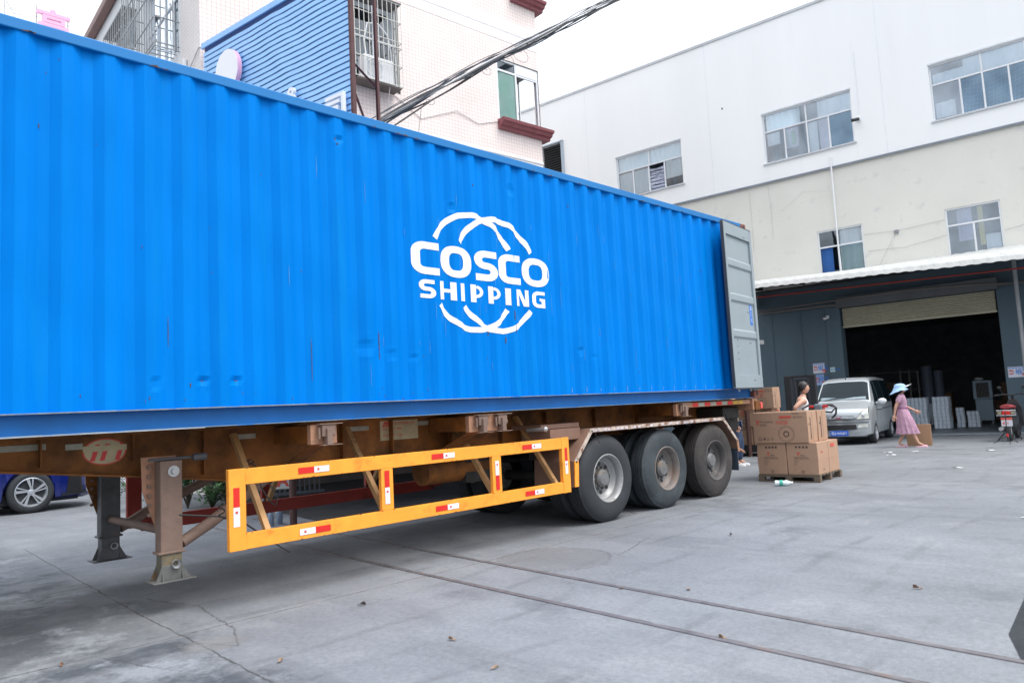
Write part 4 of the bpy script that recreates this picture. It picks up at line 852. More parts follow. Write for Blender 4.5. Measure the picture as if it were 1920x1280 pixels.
notice(-5.02, -4.86, 2.15, 2.31, 'small pale notice on the pilaster left of the loading door', 'y', -.066)
notice(-.02, .42, 1.62, 1.93, 'red and blue notice on the pillar above the scooter', 'w', -.056)

BRN0 = pm('post_brown', (.10,.05,.04), .6)
# ------------------------------------------------------------------ tiled residential building
A = rad(4)
Q = thing('tiled_building', 'pale tiled residential building with caged windows and maroon sills behind the container', 'building', (12, 9.5, 0), -A)
QM = MATRIX[Q.name]
def qw(x, y, z=0): return QM @ Vector((x, y, z))
TF = tilemat('tile_front', (0, 2), (.82,.725,.69), (.80,.70,.67), (.56,.47,.44), .105); TS = tilemat('tile_side', (1, 2), (.80,.75,.725), (.78,.73,.70), (.56,.50,.48), .105)
TB = tilemat('tile_band', (0, 2), (.80,.80,.81), (.78,.78,.79), (.55,.53,.53), .105)
MAR = pm('maroon_ledge', (.26,.075,.085), .5, var=.12, vs=5, dirt=(.16,.06,.06), dirt_amt=.3)
XL, XR = -5.62, 4.73
CW = (3.02, XR, 10.09, 12.02); GW = (-1.84, -.42, 9.98, 12.4)
mb = MB(); wallgrid(mb, XL, XR, 0, 18, 0, [GW], .25); fs = mb.bm.faces
mb.bm.free(); mb = MB()
hs = [GW, CW, (-3.5,-2.3,.9,2.0), (-.6,.8,.9,2.0)]
wallgrid(mb, XL, XR, 3.1, 18, 0, hs, .12); mb.build('front_wall', TF, Q)
mb = MB(); wallgrid(mb, XL, XR, 0, 3.1, 0, hs, .12); mb.build('ground_floor_front', tilemat('tile_brown', (0, 2), (.17,.125,.095), (.14,.10,.08), (.05,.042,.038), .105), Q)
SW = (.12, 1.75, 10.09, 12.02)
mb = MB(); wallgrid(mb, 0, 11, 0, 18, XR, [SW], -.10, swap=lambda x, y, z: (y, x, z)); mb.build('right_wall', TS, Q)
LW1 = (1.5, 4.35, 10.35, 13.0); LW2 = (5.25, 7.3, 11.3, 13.0)
mb = MB(); wallgrid(mb, 0, 1.32, 0, 18, XL, [], .2, swap=lambda x, y, z: (y, x, z)); mb.build('left_wall_tiled', TS, Q)
mb = MB(); wallgrid(mb, 1.32, 12.5, 0, 14.6, XL, [LW1, LW2], .2, swap=lambda x, y, z: (y, x, z)); mb.poly([(XL,1.32,14.6),(XL,12.5,14.6),(XR,12.5,14.6),(XR,1.32,14.6)]); mb.poly([(XL,12.5,0),(XL,12.5,14.6),(XR,12.5,14.6),(XR,12.5,0)]); mb.build('left_wall_plaster', pm('white_render', (.74,.76,.78), .8, var=.05, vs=.8, dirt=(.6,.62,.64), dirt_amt=.25, dirt_scale=1.5), Q)
MB().poly([(XL,0,18),(XR,0,18),(XR,11,18),(XL,11,18)]).build('roof', pm('roof_grey', (.3,.3,.3), .9), Q)
mb = MB().box(XL-.25, XL-.02, 1.3, 12.6, 14.35, 14.62).box(XL-.12, XL+.2, 1.3, 12.6, 14.62, 14.70); mb.build('gutter', pm('gutter_brown', (.19,.095,.085), .5, var=.15), Q, bevel=.03)
mb = MB().box(XL, XR, -.006, 0, 12.62, 12.93).box(XL, XR, -.006, 0, 13.0, 13.32).box(XL, XR, -.006, 0, 8.75, 9.02); mb.build('white_band', TB, Q)
mb = MB().box(XL-.01, XR, -.03, -.006, 8.98, 9.06).box(XL, XR, -.012, 0, 12.93, 13.0); mb.build('string_course', pm('string_white', (.74,.74,.75), .7), Q)
def ledge(x0, x1, z):
    mb = MB(); pr = [(0, z-.30), (-.10, z-.30), (-.12, z-.22), (-.20, z-.20), (-.24, z-.12), (-.30, z-.10), (-.32, z-.02), (-.28, z), (0, z)]
    mb.loft([[(x0, y, q) for y, q in pr], [(x1, y, q) for y, q in pr]]); mb.loft([[(x1-.35, 0, z-.30), (x1-.10+.1, 0, z-.30), (x1-.02, 0, z), (x1-.35, 0, z)], [(x1-.35, .9, z-.30), (x1, .9, z-.30), (x1-.02, .9, z), (x1-.35, .9, z)]]); return mb
ledge(2.96, 5.0, 10.06).build('window_ledge', MAR, Q); ledge(3.7, 5.0, 14.28).build('window_ledge', MAR, Q)
# corner window: green glass on the left, clear panes wrap the corner
fo = window(Q, CW[0], XR-.01, CW[2], CW[3], .03, 11.66, [3.80], [3.80], [[GL_DARK, GL_CLEAR], [GL_CLEAR, None]], None, room=0, t=.06)
GREEN = pm('green_film', (.33,.62,.47), .25, var=.12, vs=1.2)
MB().poly([(3.08,.075,10.15),(3.77,.075,10.15),(3.77,.075,11.62),(3.08,.075,11.62)]).build('green_film', GREEN, fo)
MB().box(3.83, XR-.07, .02, .05, 11.69, 11.96).build('white_panel', PLASTIC_W, fo)
window(Q, SW[0], SW[1], SW[2], SW[3], XR-.06, None, [], [.9], [[], [None, None]], None, swap=lambda x, y, z: (y, x, z), room=0, t=.05)
mb = MB(); a, b, y0, y1, c, d = 2.4, XR-.09, .15, 1.76, 10.02, 12.2
for q in ([(a,y0,c),(b,y0,c),(b,y1,c),(a,y1,c)], [(a,y0,d),(b,y0,d),(b,y1,d),(a,y1,d)], [(a,y0,c),(a,y1,c),(a,y1,d),(a,y0,d)], [(a,y1,c),(3.85,y1,c),(3.85,y1,d),(a,y1,d)]): mb.poly(q)
mb.build('room_interior', ROOMW, fo)
# caged window with air conditioner
TEAL = pm('room_teal', (.07,.17,.18), .9)
fo = window(Q, *GW, .12, 11.35, [-1.13], [-1.13], [[GL_DARK, GL_DARK], [GL_DARK, GL_DARK]], None, room=1.2, roommat=TEAL, t=.06)
def cage(x0, x1, z0, z1, dp, mat, nv, hz, swap=None, sgn=1, name='window_cage', r=.010):
    V = swap or (lambda x, y, z: (x, y, z)); m = MB(); ya = -dp*sgn
    def bar(p, q, rr=r): m.tube([V(*p), V(*q)], rr, 5)
    for i in range(nv+1): x = x0+(x1-x0)*i/nv; bar((x, ya, z0), (x, ya, z1))
    ns = max(2, int(dp/.12))
    for i in range(1, ns):
        y = ya*i/ns
        for x in (x0, x1): bar((x, y, z0), (x, y, z1))
    for z in hz:
        bar((x0, ya, z), (x1, ya, z), r*1.3); bar((x0, 0, z), (x0, ya, z), r*1.3); bar((x1, 0, z), (x1, ya, z), r*1.3)
    for i in range(nv+1): x = x0+(x1-x0)*i/nv; bar((x, 0, z0), (x, ya, z0))
    return m.build(name, mat, Q)
CAGE = pm('cage_white', (.62,.62,.58), .5, var=.1, dirt=(.3,.2,.15), dirt_amt=.2)
cage(-2.0, -.62, 9.95, 12.2, .45, CAGE, 10, (9.95, 10.5, 11.0, 11.15, 11.7, 12.2)); MB().box(-2.02, -.60, -.47, -.0, 12.22, 12.25).build('cage_roof', pm('cage_roof', (.16,.15,.15), .7), Q)
MB().box(-1.95, -.65, -.44, -.02, 9.90, 9.93).build('cage_shelf', pm('shelf_rust', (.14,.12,.11), .8, var=.3), Q)
ac = MB().box(-1.72, -.86, -.38, -.08, 9.99, 10.62).build('air_conditioner', pm('ac_white', (.66,.68,.70), .5, var=.05), Q, bevel=.02)
MB().lathe([(.24,-.004),(.24,-.012),(.225,-.012),(.225,-.004)], (-1.42,-.38,10.30), 'Y', 28).build('fan_grille', ALU, ac)
MB().poly([(-1.64,-.3835,10.06),(-1.22,-.3835,10.06),(-1.22,-.3835,10.55),(-1.64,-.3835,10.55)]).build('vent_face', pm('ac_grey', (.45,.48,.50), .6), ac)
mb = MB(); mb.tube([(-1.55,-.2,10.62),(-1.6,-.2,11.1),(-1.5,-.22,11.55),(-1.2,-.25,11.6),(-.9,-.2,11.4),(-.78,-.15,11.0),(-.7,-.05,10.8)], .022, 8); mb.build('ac_hose', PLASTIC_W, Q, smooth=True)
# left wall windows
sw = lambda x, y, z: (y, x, z)
GRN = pm('green_curtain', (.04,.30,.17), .8)
window(Q, *LW1, XL+.10, 11.9, [2.9], [2.2, 2.9, 3.6], [[GL_DARK, GL_DARK], [GL_DARK]*4], None, swap=lambda x, y, z: (y, x, z), room=.8, roommat=TEAL, t=.06)
window(Q, *LW2, XL+.10, None, [], [6.3], [[], [GL_DARK, GL_DARK]], None, swap=lambda x, y, z: (y, x, z), room=.8, roommat=INN, t=.06)
mb = MB().poly([(XL+.14,1.6,10.4),(XL+.14,2.1,10.4),(XL+.14,2.1,12.9),(XL+.14,1.6,12.9)]); mb.build('green_curtain', GRN, Q)
V2 = lambda x, y, z: (XL+y, x, z)
CG = pm('cage_grey', (.36,.37,.38), .5, metal=.4, var=.1)
cage(1.45, 4.4, 10.28, 13.1, .55, CG, 14, (10.28, 10.38, 11.0, 11.7, 12.3, 12.9), swap=V2, name='window_cage', r=.014)
cage(5.2, 7.4, 11.2, 13.05, .35, CG, 10, (11.2, 11.9, 12.5, 13.05), swap=V2, name='window_cage', r=.014)
MB().box(XL-.36, XL, 5.2, 7.4, 13.05, 13.08).build('cage_roof', bpy.data.materials['cage_roof'], Q)
mb = MB(); mb.tube([(XL+.4,-.02,9.72),(XL+1.0,-.03,9.52),(XL+3,-.03,8.9)], .014, 6); mb.tube([(XL-.02,.0,9.78),(XL+.4,-.02,9.72)], .014, 6); mb.tube([(XL-.02,1.4,9.3),(XL-.04,.6,9.5),(XL-.02,.0,9.78)], .012, 6)
mb.tube([(-.62,-.02,9.9),(.2,-.02,9.45),(1.4,-.03,9.95),(2.2,-.02,9.75),(3.0,-.02,10.0)], .010, 5); mb.tube([(-1.0,-.40,9.9),(-1.02,-.2,9.0),(-1.0,-.1,8.0)], .013, 5); mb.build('wall_wiring', pm('wire_pale', (.52,.50,.50), .7), Q)
MB().cyl((XL-.05,.9,4),(XL-.05,.9,9.85),.05,n=10).build('drain_pipe', PLASTIC_W, Q, smooth=True)
mb = MB().box(-6.6, 5.6, -6.5, -.02, 2.72, 2.82); mb.build('added_canopy', pm('added_canopy_grey', (.22,.23,.24), .8, var=.15), Q)  # added roof, hidden by the container, to darken the area behind the trailer
for x in (-6.4, -2.3, 2, 5.4): MB().cyl((x, -6.0, 0), (x, -6.0, 2.72), .05, n=12).build('added_canopy_post', BRN0, Q)  # posts of the added roof
MB().box(XL, XR, -.03, -.002, 0, .5).build('plinth', pm('plinth', (.16,.13,.11), .8, var=.2, vs=3), Q)
# ground floor windows seen beneath the trailer
for x0, x1 in ((-3.5,-2.3), (-.6,.8)): window(Q, x0, x1, .9, 2.0, .06, None, [], [(x0+x1)/2], [[], [GL_DARK, GL_DARK]], None, room=.6, roommat=INN, t=.05)

# ------------------------------------------------------------------ blue slatted sign
sa = rad(171-90)
Sg = thing('slatted_signboard', 'large light blue slatted signboard on a brown steel frame, with white lettering', 'signboard', (6.45, 9.8, 4.4), -sa)
SGB = pm('slat_blue', (.30,.56,.92), .5, var=.05, vs=3); SGB2 = pm('slat_shadow', (.05,.09,.22), .8)
# local x runs from the building corner to the near end, -y faces the street
top = lambda x: 5.13
slat_h = .1155
ztop0 = 9.28-4.4; ztop1 = 9.62-4.4
mb = MB(); i = 0; z = 0
nsl = 50
for i in range(nsl):
    z0 = .02+i*slat_h
    if z0+slat_h > 5.30: break
    rows = []
    for k in range(49):
        x = 4.72*k/48; wv = (.010*math.sin(x*4.6+i*.22)+.004*math.sin(x*11+i))*math.exp(-((x-2.7)/1.3)**2)
        rows.append([(x, -.012, z0+.005+wv), (x, -.028, z0+.012+wv), (x, -.018, z0+slat_h-.014+wv), (x, .0, z0+slat_h-.010+wv)])
    mb.loft(rows, closed=True, caps=True)
mb.build('slat_panel', SGB, Sg)
MB().box(0, 4.70, .012, .03, .0, 5.34).build('backing', SGB2, Sg)
mb = MB().box(-.03, 4.74, -.06, -.03, 5.30, 5.42).build('top_trim', SGB, Sg)
BRN = pm('frame_brown', (.085,.03,.03), .6, var=.25, vs=5)
mb = MB(); mb.box(4.72, 4.78, -.05, .03, -4.3, 6.6)
# second frame post and the braces run toward the building front
ca, cb = 4.66, .62
mb.box(ca, ca+.055, cb, cb+.055, -4.3, 6.6); 
for (p, q) in (((4.74,0,3.45),(ca+.02,cb,3.2)), ((4.74,0,2.95),(4.70,.36,2.3)), ((4.74,0,6.2),(ca+.02,cb,6.2)), ((4.74,.0,1.0),(ca,cb,1.0))): mb.tube([p, q], .028, 4)
for z in (1.5, 4.6): mb.box(.0, 4.72, .035, .08, z, z+.06)
mb.build('steel_frame', BRN, Sg)
d_ = MB().lathe([(.0001,0),(.40,0),(.40,.10),(.0001,.10)], (1.13,-.20,4.38), 'Y', 48); d_.bm.transform(Matrix.Translation((1.13,0,4.38)) @ Matrix.Diagonal((1,1,1.15,1)) @ Matrix.Translation((-1.13,0,-4.38))); 
dd = d_.build('round_logo_board', pm('disc_white', (.85,.86,.88), .35, var=.02), Sg)
r_ = MB().lathe([(.402,-.10),(.402,.0),(.399,.0),(.399,-.10)], (1.13,-.098,4.38), 'Y', 48); r_.bm.transform(Matrix.Translation((1.13,0,4.38)) @ Matrix.Diagonal((1,1,1.15,1)) @ Matrix.Translation((-1.13,0,-4.38))); r_.build('logo_rim', pm('rim_pink', (.80,.45,.62), .4), dd)
mb = MB(); Tx = lambda x, z: Matrix.Translation((x, -.11, z)) @ Matrix.Rotation(rad(90), 4, 'X')
mb.text('司', .60, Tx(4.08, 2.42), ext=.03, bold=.012); mb.text('公', .72, Tx(3.32, 2.05), ext=.03, bold=.012); mb.text('限', .66, Tx(2.7, 1.98), ext=.03, bold=.01); mb.text('有', .66, Tx(2.1, 1.98), ext=.03, bold=.01)
mb.text('8', .42, Tx(3.03, 3.12), ext=.03, bold=.012); mb.text('a', .42, Tx(2.78, 3.06), ext=.03, bold=.012)
mb.build('raised_lettering', pm('letter_white', (.85,.87,.90), .4, var=.02), Sg)

# ------------------------------------------------------------------ pink rooftop letter
FB = thing('rooftop_building', 'white flat roofed building just above the container edge at far left', 'building', (6, 29, 0))
MB().box(-9, 3.2, -2.4, 8, 0, 16.9).build('wall', bpy.data.materials['white_render'], FB); MB().box(-9.1, 3.3, -2.5, 8.1, 16.9, 17.05).build('parapet', bpy.data.materials['string_white'], FB)
PL = thing('rooftop_letter', 'pink raised letter sign on thin steel poles at the upper left', 'sign', (7.35, 26.6, 17.05))
PK = pm('letter_pink', (.80,.42,.62), .4, var=.03)
mb = MB(); mb.text('高', 1.25, Matrix.Translation((-.62, -.1, .12)) @ Matrix.Rotation(rad(90), 4, 'X'), ext=.08, bold=.028); mb.build('letter', PK, PL)
mb = MB()
for x in (-.55, .55): mb.cyl((x, .05, 0), (x, .05, 1.3), .02, n=6)
for x in (-1.6, -2.9): mb.cyl((x, .05, 0), (x, .05, 1.25), .015, n=6)
mb.tube([(-2.9, .05, .9), (-1.6, .05, .85), (.6, .05, .8)], .010, 5); mb.tube([(-1.6,.05,1.2),(-1.3,.05,.7),(-1.25,.05,.1)], .014, 5); mb.tube([(-1.3,.05,.7),(-.6,.05,.75)], .012, 5)
mb.build('mounting_frame', pm('steel_grey', (.35,.36,.38), .5), PL)

# ------------------------------------------------------------------ overhead cables
cb_ = thing('cable_bundle', 'thick bundle of black and grey overhead cables strung across the tiled facade', 'cables', (12, 6, 9))
P0, P1, P2 = Vector((6.9, 6.0, 6.25)), Vector((12.3, 6.0, 10.2)), Vector((19.1, 6.0, 14.4))
def cpt(t):
    q = (1-t)**2*Vector((5.6, 6, 5.35)) + 2*t*(1-t)*Vector((12.0, 6, 10.05)) + t*t*Vector((20.5, 6, 15.55)); return q
for k in range(15):
    mt = [BLACK, pm('cable_blue', (.045,.06,.085), .7) if 'cable_blue' not in bpy.data.materials else bpy.data.materials['cable_blue'], bpy.data.materials['steel_grey']][(0,1,0,0,1)[k % 5] if k != 5 else 2]
    a0, r0 = R_.uniform(0, 6.28), R_.uniform(.015, .095); pts = []; ph = R_.uniform(0, 6); f1, f2 = R_.uniform(4, 11), R_.uniform(12, 26)
    for i in range(91):
        t = i/90; p = cpt(t); pinch = .45+.55*abs(math.sin(t*20.0)); rr = r0*pinch; a = a0+.8*math.sin(t*f1+ph)
        lift = .10*math.sin(t*5.5) if k in (1, 8) else 0; sag = (.20 if k in (3, 7, 11) else .05)*abs(math.sin(t*f1+ph))+.012*math.sin(t*f2*2)
        pts.append(p+Vector((0, rr*math.cos(a), rr*math.sin(a)*1.1-sag+lift)))
    mb = MB().tube(pts, (.009,.012,.015,.019)[k % 4] if k != 5 else .026, 6); mb.bm.transform(Matrix.Translation((-12,-6,-9))); mb.build('cable', mt, cb_, smooth=True)
mb = MB()
for j, t in enumerate((.30, .42, .47, .5, .56, .2)):
    p = cpt(t)-Vector((0,.06,.1)); n_ = 14; s = (.10, .12, .16, .22, .10, .3)[j]
    mb.tube([p+Vector((s*math.sin(i*.5)*1.2+.01*i, .01*i, -s*(1-math.cos(i*.5))*.7)) for i in range(n_)], .005, 4)
for t in (.12,.2,.28,.36,.44,.52,.6,.68,.76):
    p = cpt(t)-Vector((0,0,.03)); mb.tube([p+Vector((.03*math.sin(q*.5), .055*math.cos(q*.785), .06*math.sin(q*.785))) for q in range(9)], .006, 4)
p = cpt(.17); mb.tube([p, p+Vector((.5,0,-.5)), p+Vector((1.2,.1,-.75)), p+Vector((1.55,.1,.2)), p+Vector((1.6,0,.9))], .006, 4)
mb.bm.transform(Matrix.Translation((-12,-6,-9))); mb.build('cable_ties', BLACK, cb_)

# ------------------------------------------------------------------ vehicles
def lerp_st(st, x):
    for a, b in zip(st, st[1:]):
        if a[0] <= x <= b[0]:
            t = (x-a[0])/(b[0]-a[0]); return [p+(q-p)*t for p, q in zip(a, b)]
    return list(st[-1] if x > st[-1][0] else st[0])
def ring_pts(s, arches, nose, L):
    x, zb, wm, zm, wbt, zbt, wt, zt, zc = s
    zs = zb+.06
    for (ax, ar, az) in arches:
        if abs(x-ax) < ar: zs = max(zs, az+math.sqrt(ar*ar-(x-ax)**2))
    wb = wm-.03
    half = [(0, min(zb, zs)), (wb*.8, min(zb, zs)) if zs < .35 else (wb*.62, zb), (wb, zs), (wm, max(zm, zs+.02)), (wbt, max(zbt, zs+.04)), ((wbt+wt)/2+.012, (max(zbt, zs+.04)+zt)/2), (wt, zt), (wt*.80, zt+.72*(zc-zt)), (0, zc)]
    def off(y):
        o = 0
        if x < 1.0: o += nose*(abs(y)/wm)**2.6*(1-x)
        if x > L-.8: o -= .12*(abs(y)/wm)**3*(x-(L-.8))/.8
        return o
    return half, off
def vehicle_shell(st, arches, nose, L, paint, parent, step=.04):
    mb = MB(); rings = []; n = int(L/step)
    xs_ = sorted({round(i*step, 4) for i in range(n+1)} | {s[0] for s in st})
    for x in xs_:
        half, off = ring_pts(lerp_st(st, x), arches, nose, L)
        full = [(x+off(y), y, z) for y, z in half]+[(x+off(y), -y, z) for y, z in half[-2:0:-1]]
        rings.append(full)
    mb.loft(rings); o = mb.build('body', paint, parent, smooth=True); return o
def side_patch(st, arches, nose, L, xa0, xa1, xb0, xb1, r0, r1, f0, f1, side, off_=.006, n=8):
    """strip of the side skin between ring rows r0..r1 (bottom xa0..xa1, top xb0..xb1)"""
    rows = []
    for j in range(5):
        t = j/4; row = []
        for i in range(n+1):
            u = i/n; x = (xa0+(xa1-xa0)*u)*(1-t)+(xb0+(xb1-xb0)*u)*t
            half, off = ring_pts(lerp_st(st, x), arches, nose, L); rr = f0+(f1-f0)*t; k = int(min(rr, len(half)-2)); q = rr-k
            y = half[k][0]*(1-q)+half[k+1][0]*q; z = half[k][1]*(1-q)+half[k+1][1]*q
            row.append((x+off(y), side*(y+off_), z+.0))
        rows.append(row)
    return rows
def car_wheel(parent, x, y, R, side, rimr, style, rimmat, tyremat, name='wheel'):
    t = MB().lathe([(rimr, .0),(rimr+.02,-.008),(R-.05,-.012),(R-.012,.012),(R,.04),(R,.17),(R-.015,.195),(rimr,.2)], (0,0,0), 'Y', 48)
    t.bm.transform(Matrix.Translation((x, y, R)) @ Matrix.Rotation(0 if side < 0 else math.pi, 4, 'Z')); w_ = t.build(name, tyremat, parent, smooth=True)
    m = MB(); X = Matrix.Translation((x, y, R)) @ Matrix.Rotation(0 if side < 0 else math.pi, 4, 'Z')
    m.lathe([(rimr+.004, -.004), (rimr-.008, -.008), (rimr-.02, .012), (rimr-.03, .05)], (0,0,0), 'Y', 40)
    for i in range(5 if style == 5 else 7):
        for tw in ((-.19, .13) if style == 5 else (0,)):
            a = 2*math.pi*i/(5 if style == 5 else 7)+tw+.2; a2 = a+(.20 if style == 5 else 0); wd = (.020 if tw > 0 else .011) if style == 5 else .03
            c0, s0, c1, s1 = math.cos(a), math.sin(a), math.cos(a2), math.sin(a2)
            p = lambda r, c, s, d: (r*c-d*s, r*s+d*c)
            w0 = wd*.55; q = [p(.05, c0, s0, -w0), p(.05, c0, s0, w0), p(rimr-.015, c1, s1, wd*1.3), p(rimr-.015, c1, s1, -wd)]
            m.prism([(v[0], -.006, v[1]) for v in q], (0, .018, 0))
    m.lathe([(.0001, -.016), (.028, -.016), (.032, -.006), (.055, .0), (.055, .02)], (0,0,0), 'Y', 20)
    m.bm.transform(X); m.build('rim', rimmat, w_, smooth=False)
    b = MB().lathe([(.0001, .05), (rimr-.02, .05)], (0,0,0), 'Y', 24); b.bm.transform(X); b.build('brake', pm('brake_dark', (.04,.045,.05), .6) if 'brake_dark' not in bpy.data.materials else bpy.data.materials['brake_dark'], w_)
    return w_
TYRE = pm('car_tyre', (.03,.034,.038), .75, var=.2, vs=6)
RIMS = pm('alloy', (.60,.64,.68), .28, metal=.6, var=.05)
CARGLASS = pm('car_glass', (.008,.018,.024), .05, var=.2, vs=2, spec=.2)
# silver minivan
VL = 4.05
VP = pm('van_silver', (.47,.51,.535), .30, metal=.35, var=.04, coat=.5, bump=.0)
van = thing('parked_van', 'silver minivan parked nose out in front of the dark loading door', 'van', (20.73, 2.42, 0), rad(9.5))
vst = [ # x, zb, wm, zm, wbelt, zbelt, wt, zt, zc
 (0,.32,.70,.50,.70,.60,.66,.72,.75),(.05,.24,.75,.50,.745,.70,.71,.86,.89),(.14,.22,.77,.52,.76,.80,.70,.94,.985),(.40,.22,.78,.52,.775,.90,.70,1.04,1.09),(.62,.22,.785,.52,.78,.97,.71,1.12,1.165),
 (.70,.22,.785,.52,.78,1.0,.72,1.16,1.20),(1.28,.22,.79,.52,.785,1.05,.625,1.735,1.785),(1.48,.22,.79,.52,.785,1.06,.61,1.80,1.86),(2.6,.22,.79,.52,.785,1.07,.62,1.825,1.885),(3.7,.22,.78,.52,.775,1.07,.62,1.80,1.86),(3.95,.26,.77,.52,.765,1.07,.60,1.70,1.76),(4.05,.34,.74,.52,.74,1.05,.57,1.50,1.56)]
varch = [(.86,.335,.28),(3.40,.335,.28)]
va = (vst, varch, .22, VL)
vehicle_shell(*va, VP, van)
mb = MB(); n_ = 14; rows = []
for j in range(9):
    x = .735+(1.235-.735)*j/8; half, off = ring_pts(lerp_st(vst, x), varch, .22, VL); row = []
    for i in range(-n_, n_+1):
        u = abs(i)/n_*1.93; k = 8-min(u, 2)
        kk = int(k); q = k-kk
        if kk >= 8: kk, q = 7, 1
        y = half[kk][0]*(1-q)+half[kk+1][0]*q; z = half[kk][1]*(1-q)+half[kk+1][1]*q; y *= .965
        row.append((x+off(y)-.006, y*(1 if i > 0 else -1), z+.006))
    rows.append(row)
mb.loft(rows, closed=False, caps=False); ws = mb.build('windshield', CARGLASS, van, smooth=True)
m2 = MB(); m2.poly([(rows[0][i][0]-.004, rows[0][i][1], rows[0][i][2]+.006) for i in range(4, 25)]+[(rows[1][i][0]-.004, rows[1][i][1], rows[1][i][2]+.006+.02*math.sin(i*.35)) for i in range(24, 3, -1)]); m2.build('dash_cloth', pm('dash_cloth', (.30,.38,.42), .8), ws)
for (y0, y1) in ((-.55, -.02), (-.05, .5)):
    MB().tube([(.715, y0, 1.17), (.76, (y0+y1)/2, 1.20), (.80, y1, 1.235)], .011, 5).build('wiper', BLACK, ws)
for sd_ in (-1, 1):
    for (a0, a1, b0, b1) in ((.92,1.62,1.36,1.62), (1.69,2.55,1.69,2.55), (2.62,3.80,2.62,3.66)):
        mb = MB(); mb.loft(side_patch(*va, a0, a1, b0, b1, 4, 6, 4.10, 5.86, sd_), closed=False, caps=False); mb.build('side_window', CARGLASS, van, smooth=True)
    for xx in (1.655, 2.585):
        mb = MB(); mb.loft(side_patch(*va, xx-.007, xx+.007, xx-.007, xx+.007, 2, 6, 2.3, 5.9, sd_, .003, 2), closed=False, caps=False); mb.build('door_gap', BLACK, van)
    mb = MB(); mb.loft(side_patch(*va, 1.25, 3.9, 1.25, 3.9, 3, 4, 3.72, 3.80, sd_, .008, 20), closed=False, caps=False); mb.build('side_trim', pm('trim_dark', (.12,.14,.16), .5) if sd_ < 0 else bpy.data.materials['trim_dark'], van, smooth=True)
    for xx in (1.78, 1.50):
        MB().box(xx, xx+.16, sd_*.79-.02, sd_*.79+.02, .93, .965).build('door_handle', VP, van, bevel=.008)
    m = MB(); m.ball((1.17, sd_*.94, 1.15), .12, 2, (.55,1,.72)); m.cyl((1.20, sd_*.76, 1.10), (1.18, sd_*.88, 1.13), .03); m.build('wing_mirror', pm('mirror_white', (.74,.77,.80), .3) if sd_ < 0 else bpy.data.materials['mirror_white'], van, smooth=True)
    pass
def front_x(y, z):
    x = 0.0
    while x < 1.2:
        half, off = ring_pts(lerp_st(vst, x), [], .22, VL)
        # width of the section at height z
        for (ya, za), (yb, zb_) in zip(half[1:], half[2:]):
            if za <= z <= zb_:
                t = 0 if zb_ == za else (z-za)/(zb_-za)
                if abs(y) <= ya+(yb-ya)*t: return x+off(abs(y))
        x += .004
    return x+.2
def front_patch(poly, name, mat, parent, offd, ny=10, nz=5, sd=1):
    """poly: four (y,z) corners bottom-inner, bottom-outer, top-outer, top-inner, laid on the nose surface"""
    rows = []
    for j in range(nz+1):
        t = j/nz; row = []
        for i in range(ny+1):
            u = i/ny; p = [((poly[0][k]*(1-u)+poly[1][k]*u)*(1-t)+(poly[3][k]*(1-u)+poly[2][k]*u)*t) for k in (0, 1)]
            row.append((front_x(p[0], p[1])-offd, sd*p[0]*(1.0 if abs(p[0]) < .6 else 1.01), p[1]))
        rows.append(row)
    return MB().loft(rows, closed=False, caps=False).build(name, mat, parent, smooth=True)
HLM = pm('headlight', (.60,.63,.58), .08, var=.25, vs=9, coat=1)
for sd_ in (-1, 1):
    front_patch([(.425,.685),(.745,.685),(.712,1.012),(.59,.945)], 'headlight_seal', BLACK, van, .006, sd=sd_)
    h = front_patch([(.44,.70),(.735,.70),(.70,1.0),(.60,.93)], 'headlight', HLM, van, .012, sd=sd_)
    x_ = front_x(.58, .80); MB().lathe([(.0001,-.012),(.045,-.010),(.06,.0)], (x_-.012, sd_*.585, .79), 'X', 18).build('lamp_bowl', RIMS, h, smooth=True)
    front_patch([(.46,.47),(.68,.47),(.68,.56),(.48,.55)], 'fog_lamp', HLM, van, .012, sd=sd_)
for sg in (1,):
    front_patch([(-.42,.69),(.42,.69),(.38,.80),(-.38,.80)], 'grille', pm('grille_dark', (.05,.06,.07), .4), van, .010, ny=16)
    for z in (.715, .745, .775): front_patch([(-.40,z-.006),(.40,z-.006),(.40,z+.006),(-.40,z+.006)], 'grille_bar', RIMS, van, .02, ny=16, nz=1)
    front_patch([(-.44,.42),(.44,.42),(.42,.555),(-.42,.555)], 'lower_grille', BLACK, van, .010, ny=16)
    front_patch([(-.70,.595),(.70,.595),(.70,.625),(-.70,.625)], 'bumper_lip', bpy.data.materials['car_seam'] if 'car_seam' in bpy.data.materials else pm('car_seam', (.10,.12,.13), .5), van, .004, ny=20, nz=1)
mb = MB()
for s in (-1, 1):
    mb.prism([(-.035, s*.00, .745), (-.035, s*.085, .81), (-.035, s*.04, .77), (-.035, s*.08, .73), (-.035, s*.03, .75), (-.035, s*.03, .705)], (.012, 0, 0))
mb.build('front_emblem', pm('emblem_red', (.55,.12,.18), .3), van)
pl = MB().box(-.050, -.038, -.23, .23, .26, .40).build('licence_plate', pm('plate_blue', (.015,.12,.62), .4), van, bevel=.006)
mb = MB(); mb.text('粤E·WK871', .095, Matrix.Translation((-.0515, .21, .296)) @ Matrix.Rotation(rad(-90), 4, 'Z') @ Matrix.Rotation(rad(90), 4, 'X'), bold=.002, sx=.88); mb.build('plate_lettering', STK_W, pl)
for x in (.86, 3.40):
    for s in (-1, 1): car_wheel(van, x, s*.775, .29, s, .185, 7, RIMS, TYRE)
    MB().box(x-.32, x+.32, -.60, .60, .22, .62).build('wheel_well', BLACK, van)
MB().box(.3, 3.9, -.6, .6, .18, .26).build('underbody', BLACK, van)
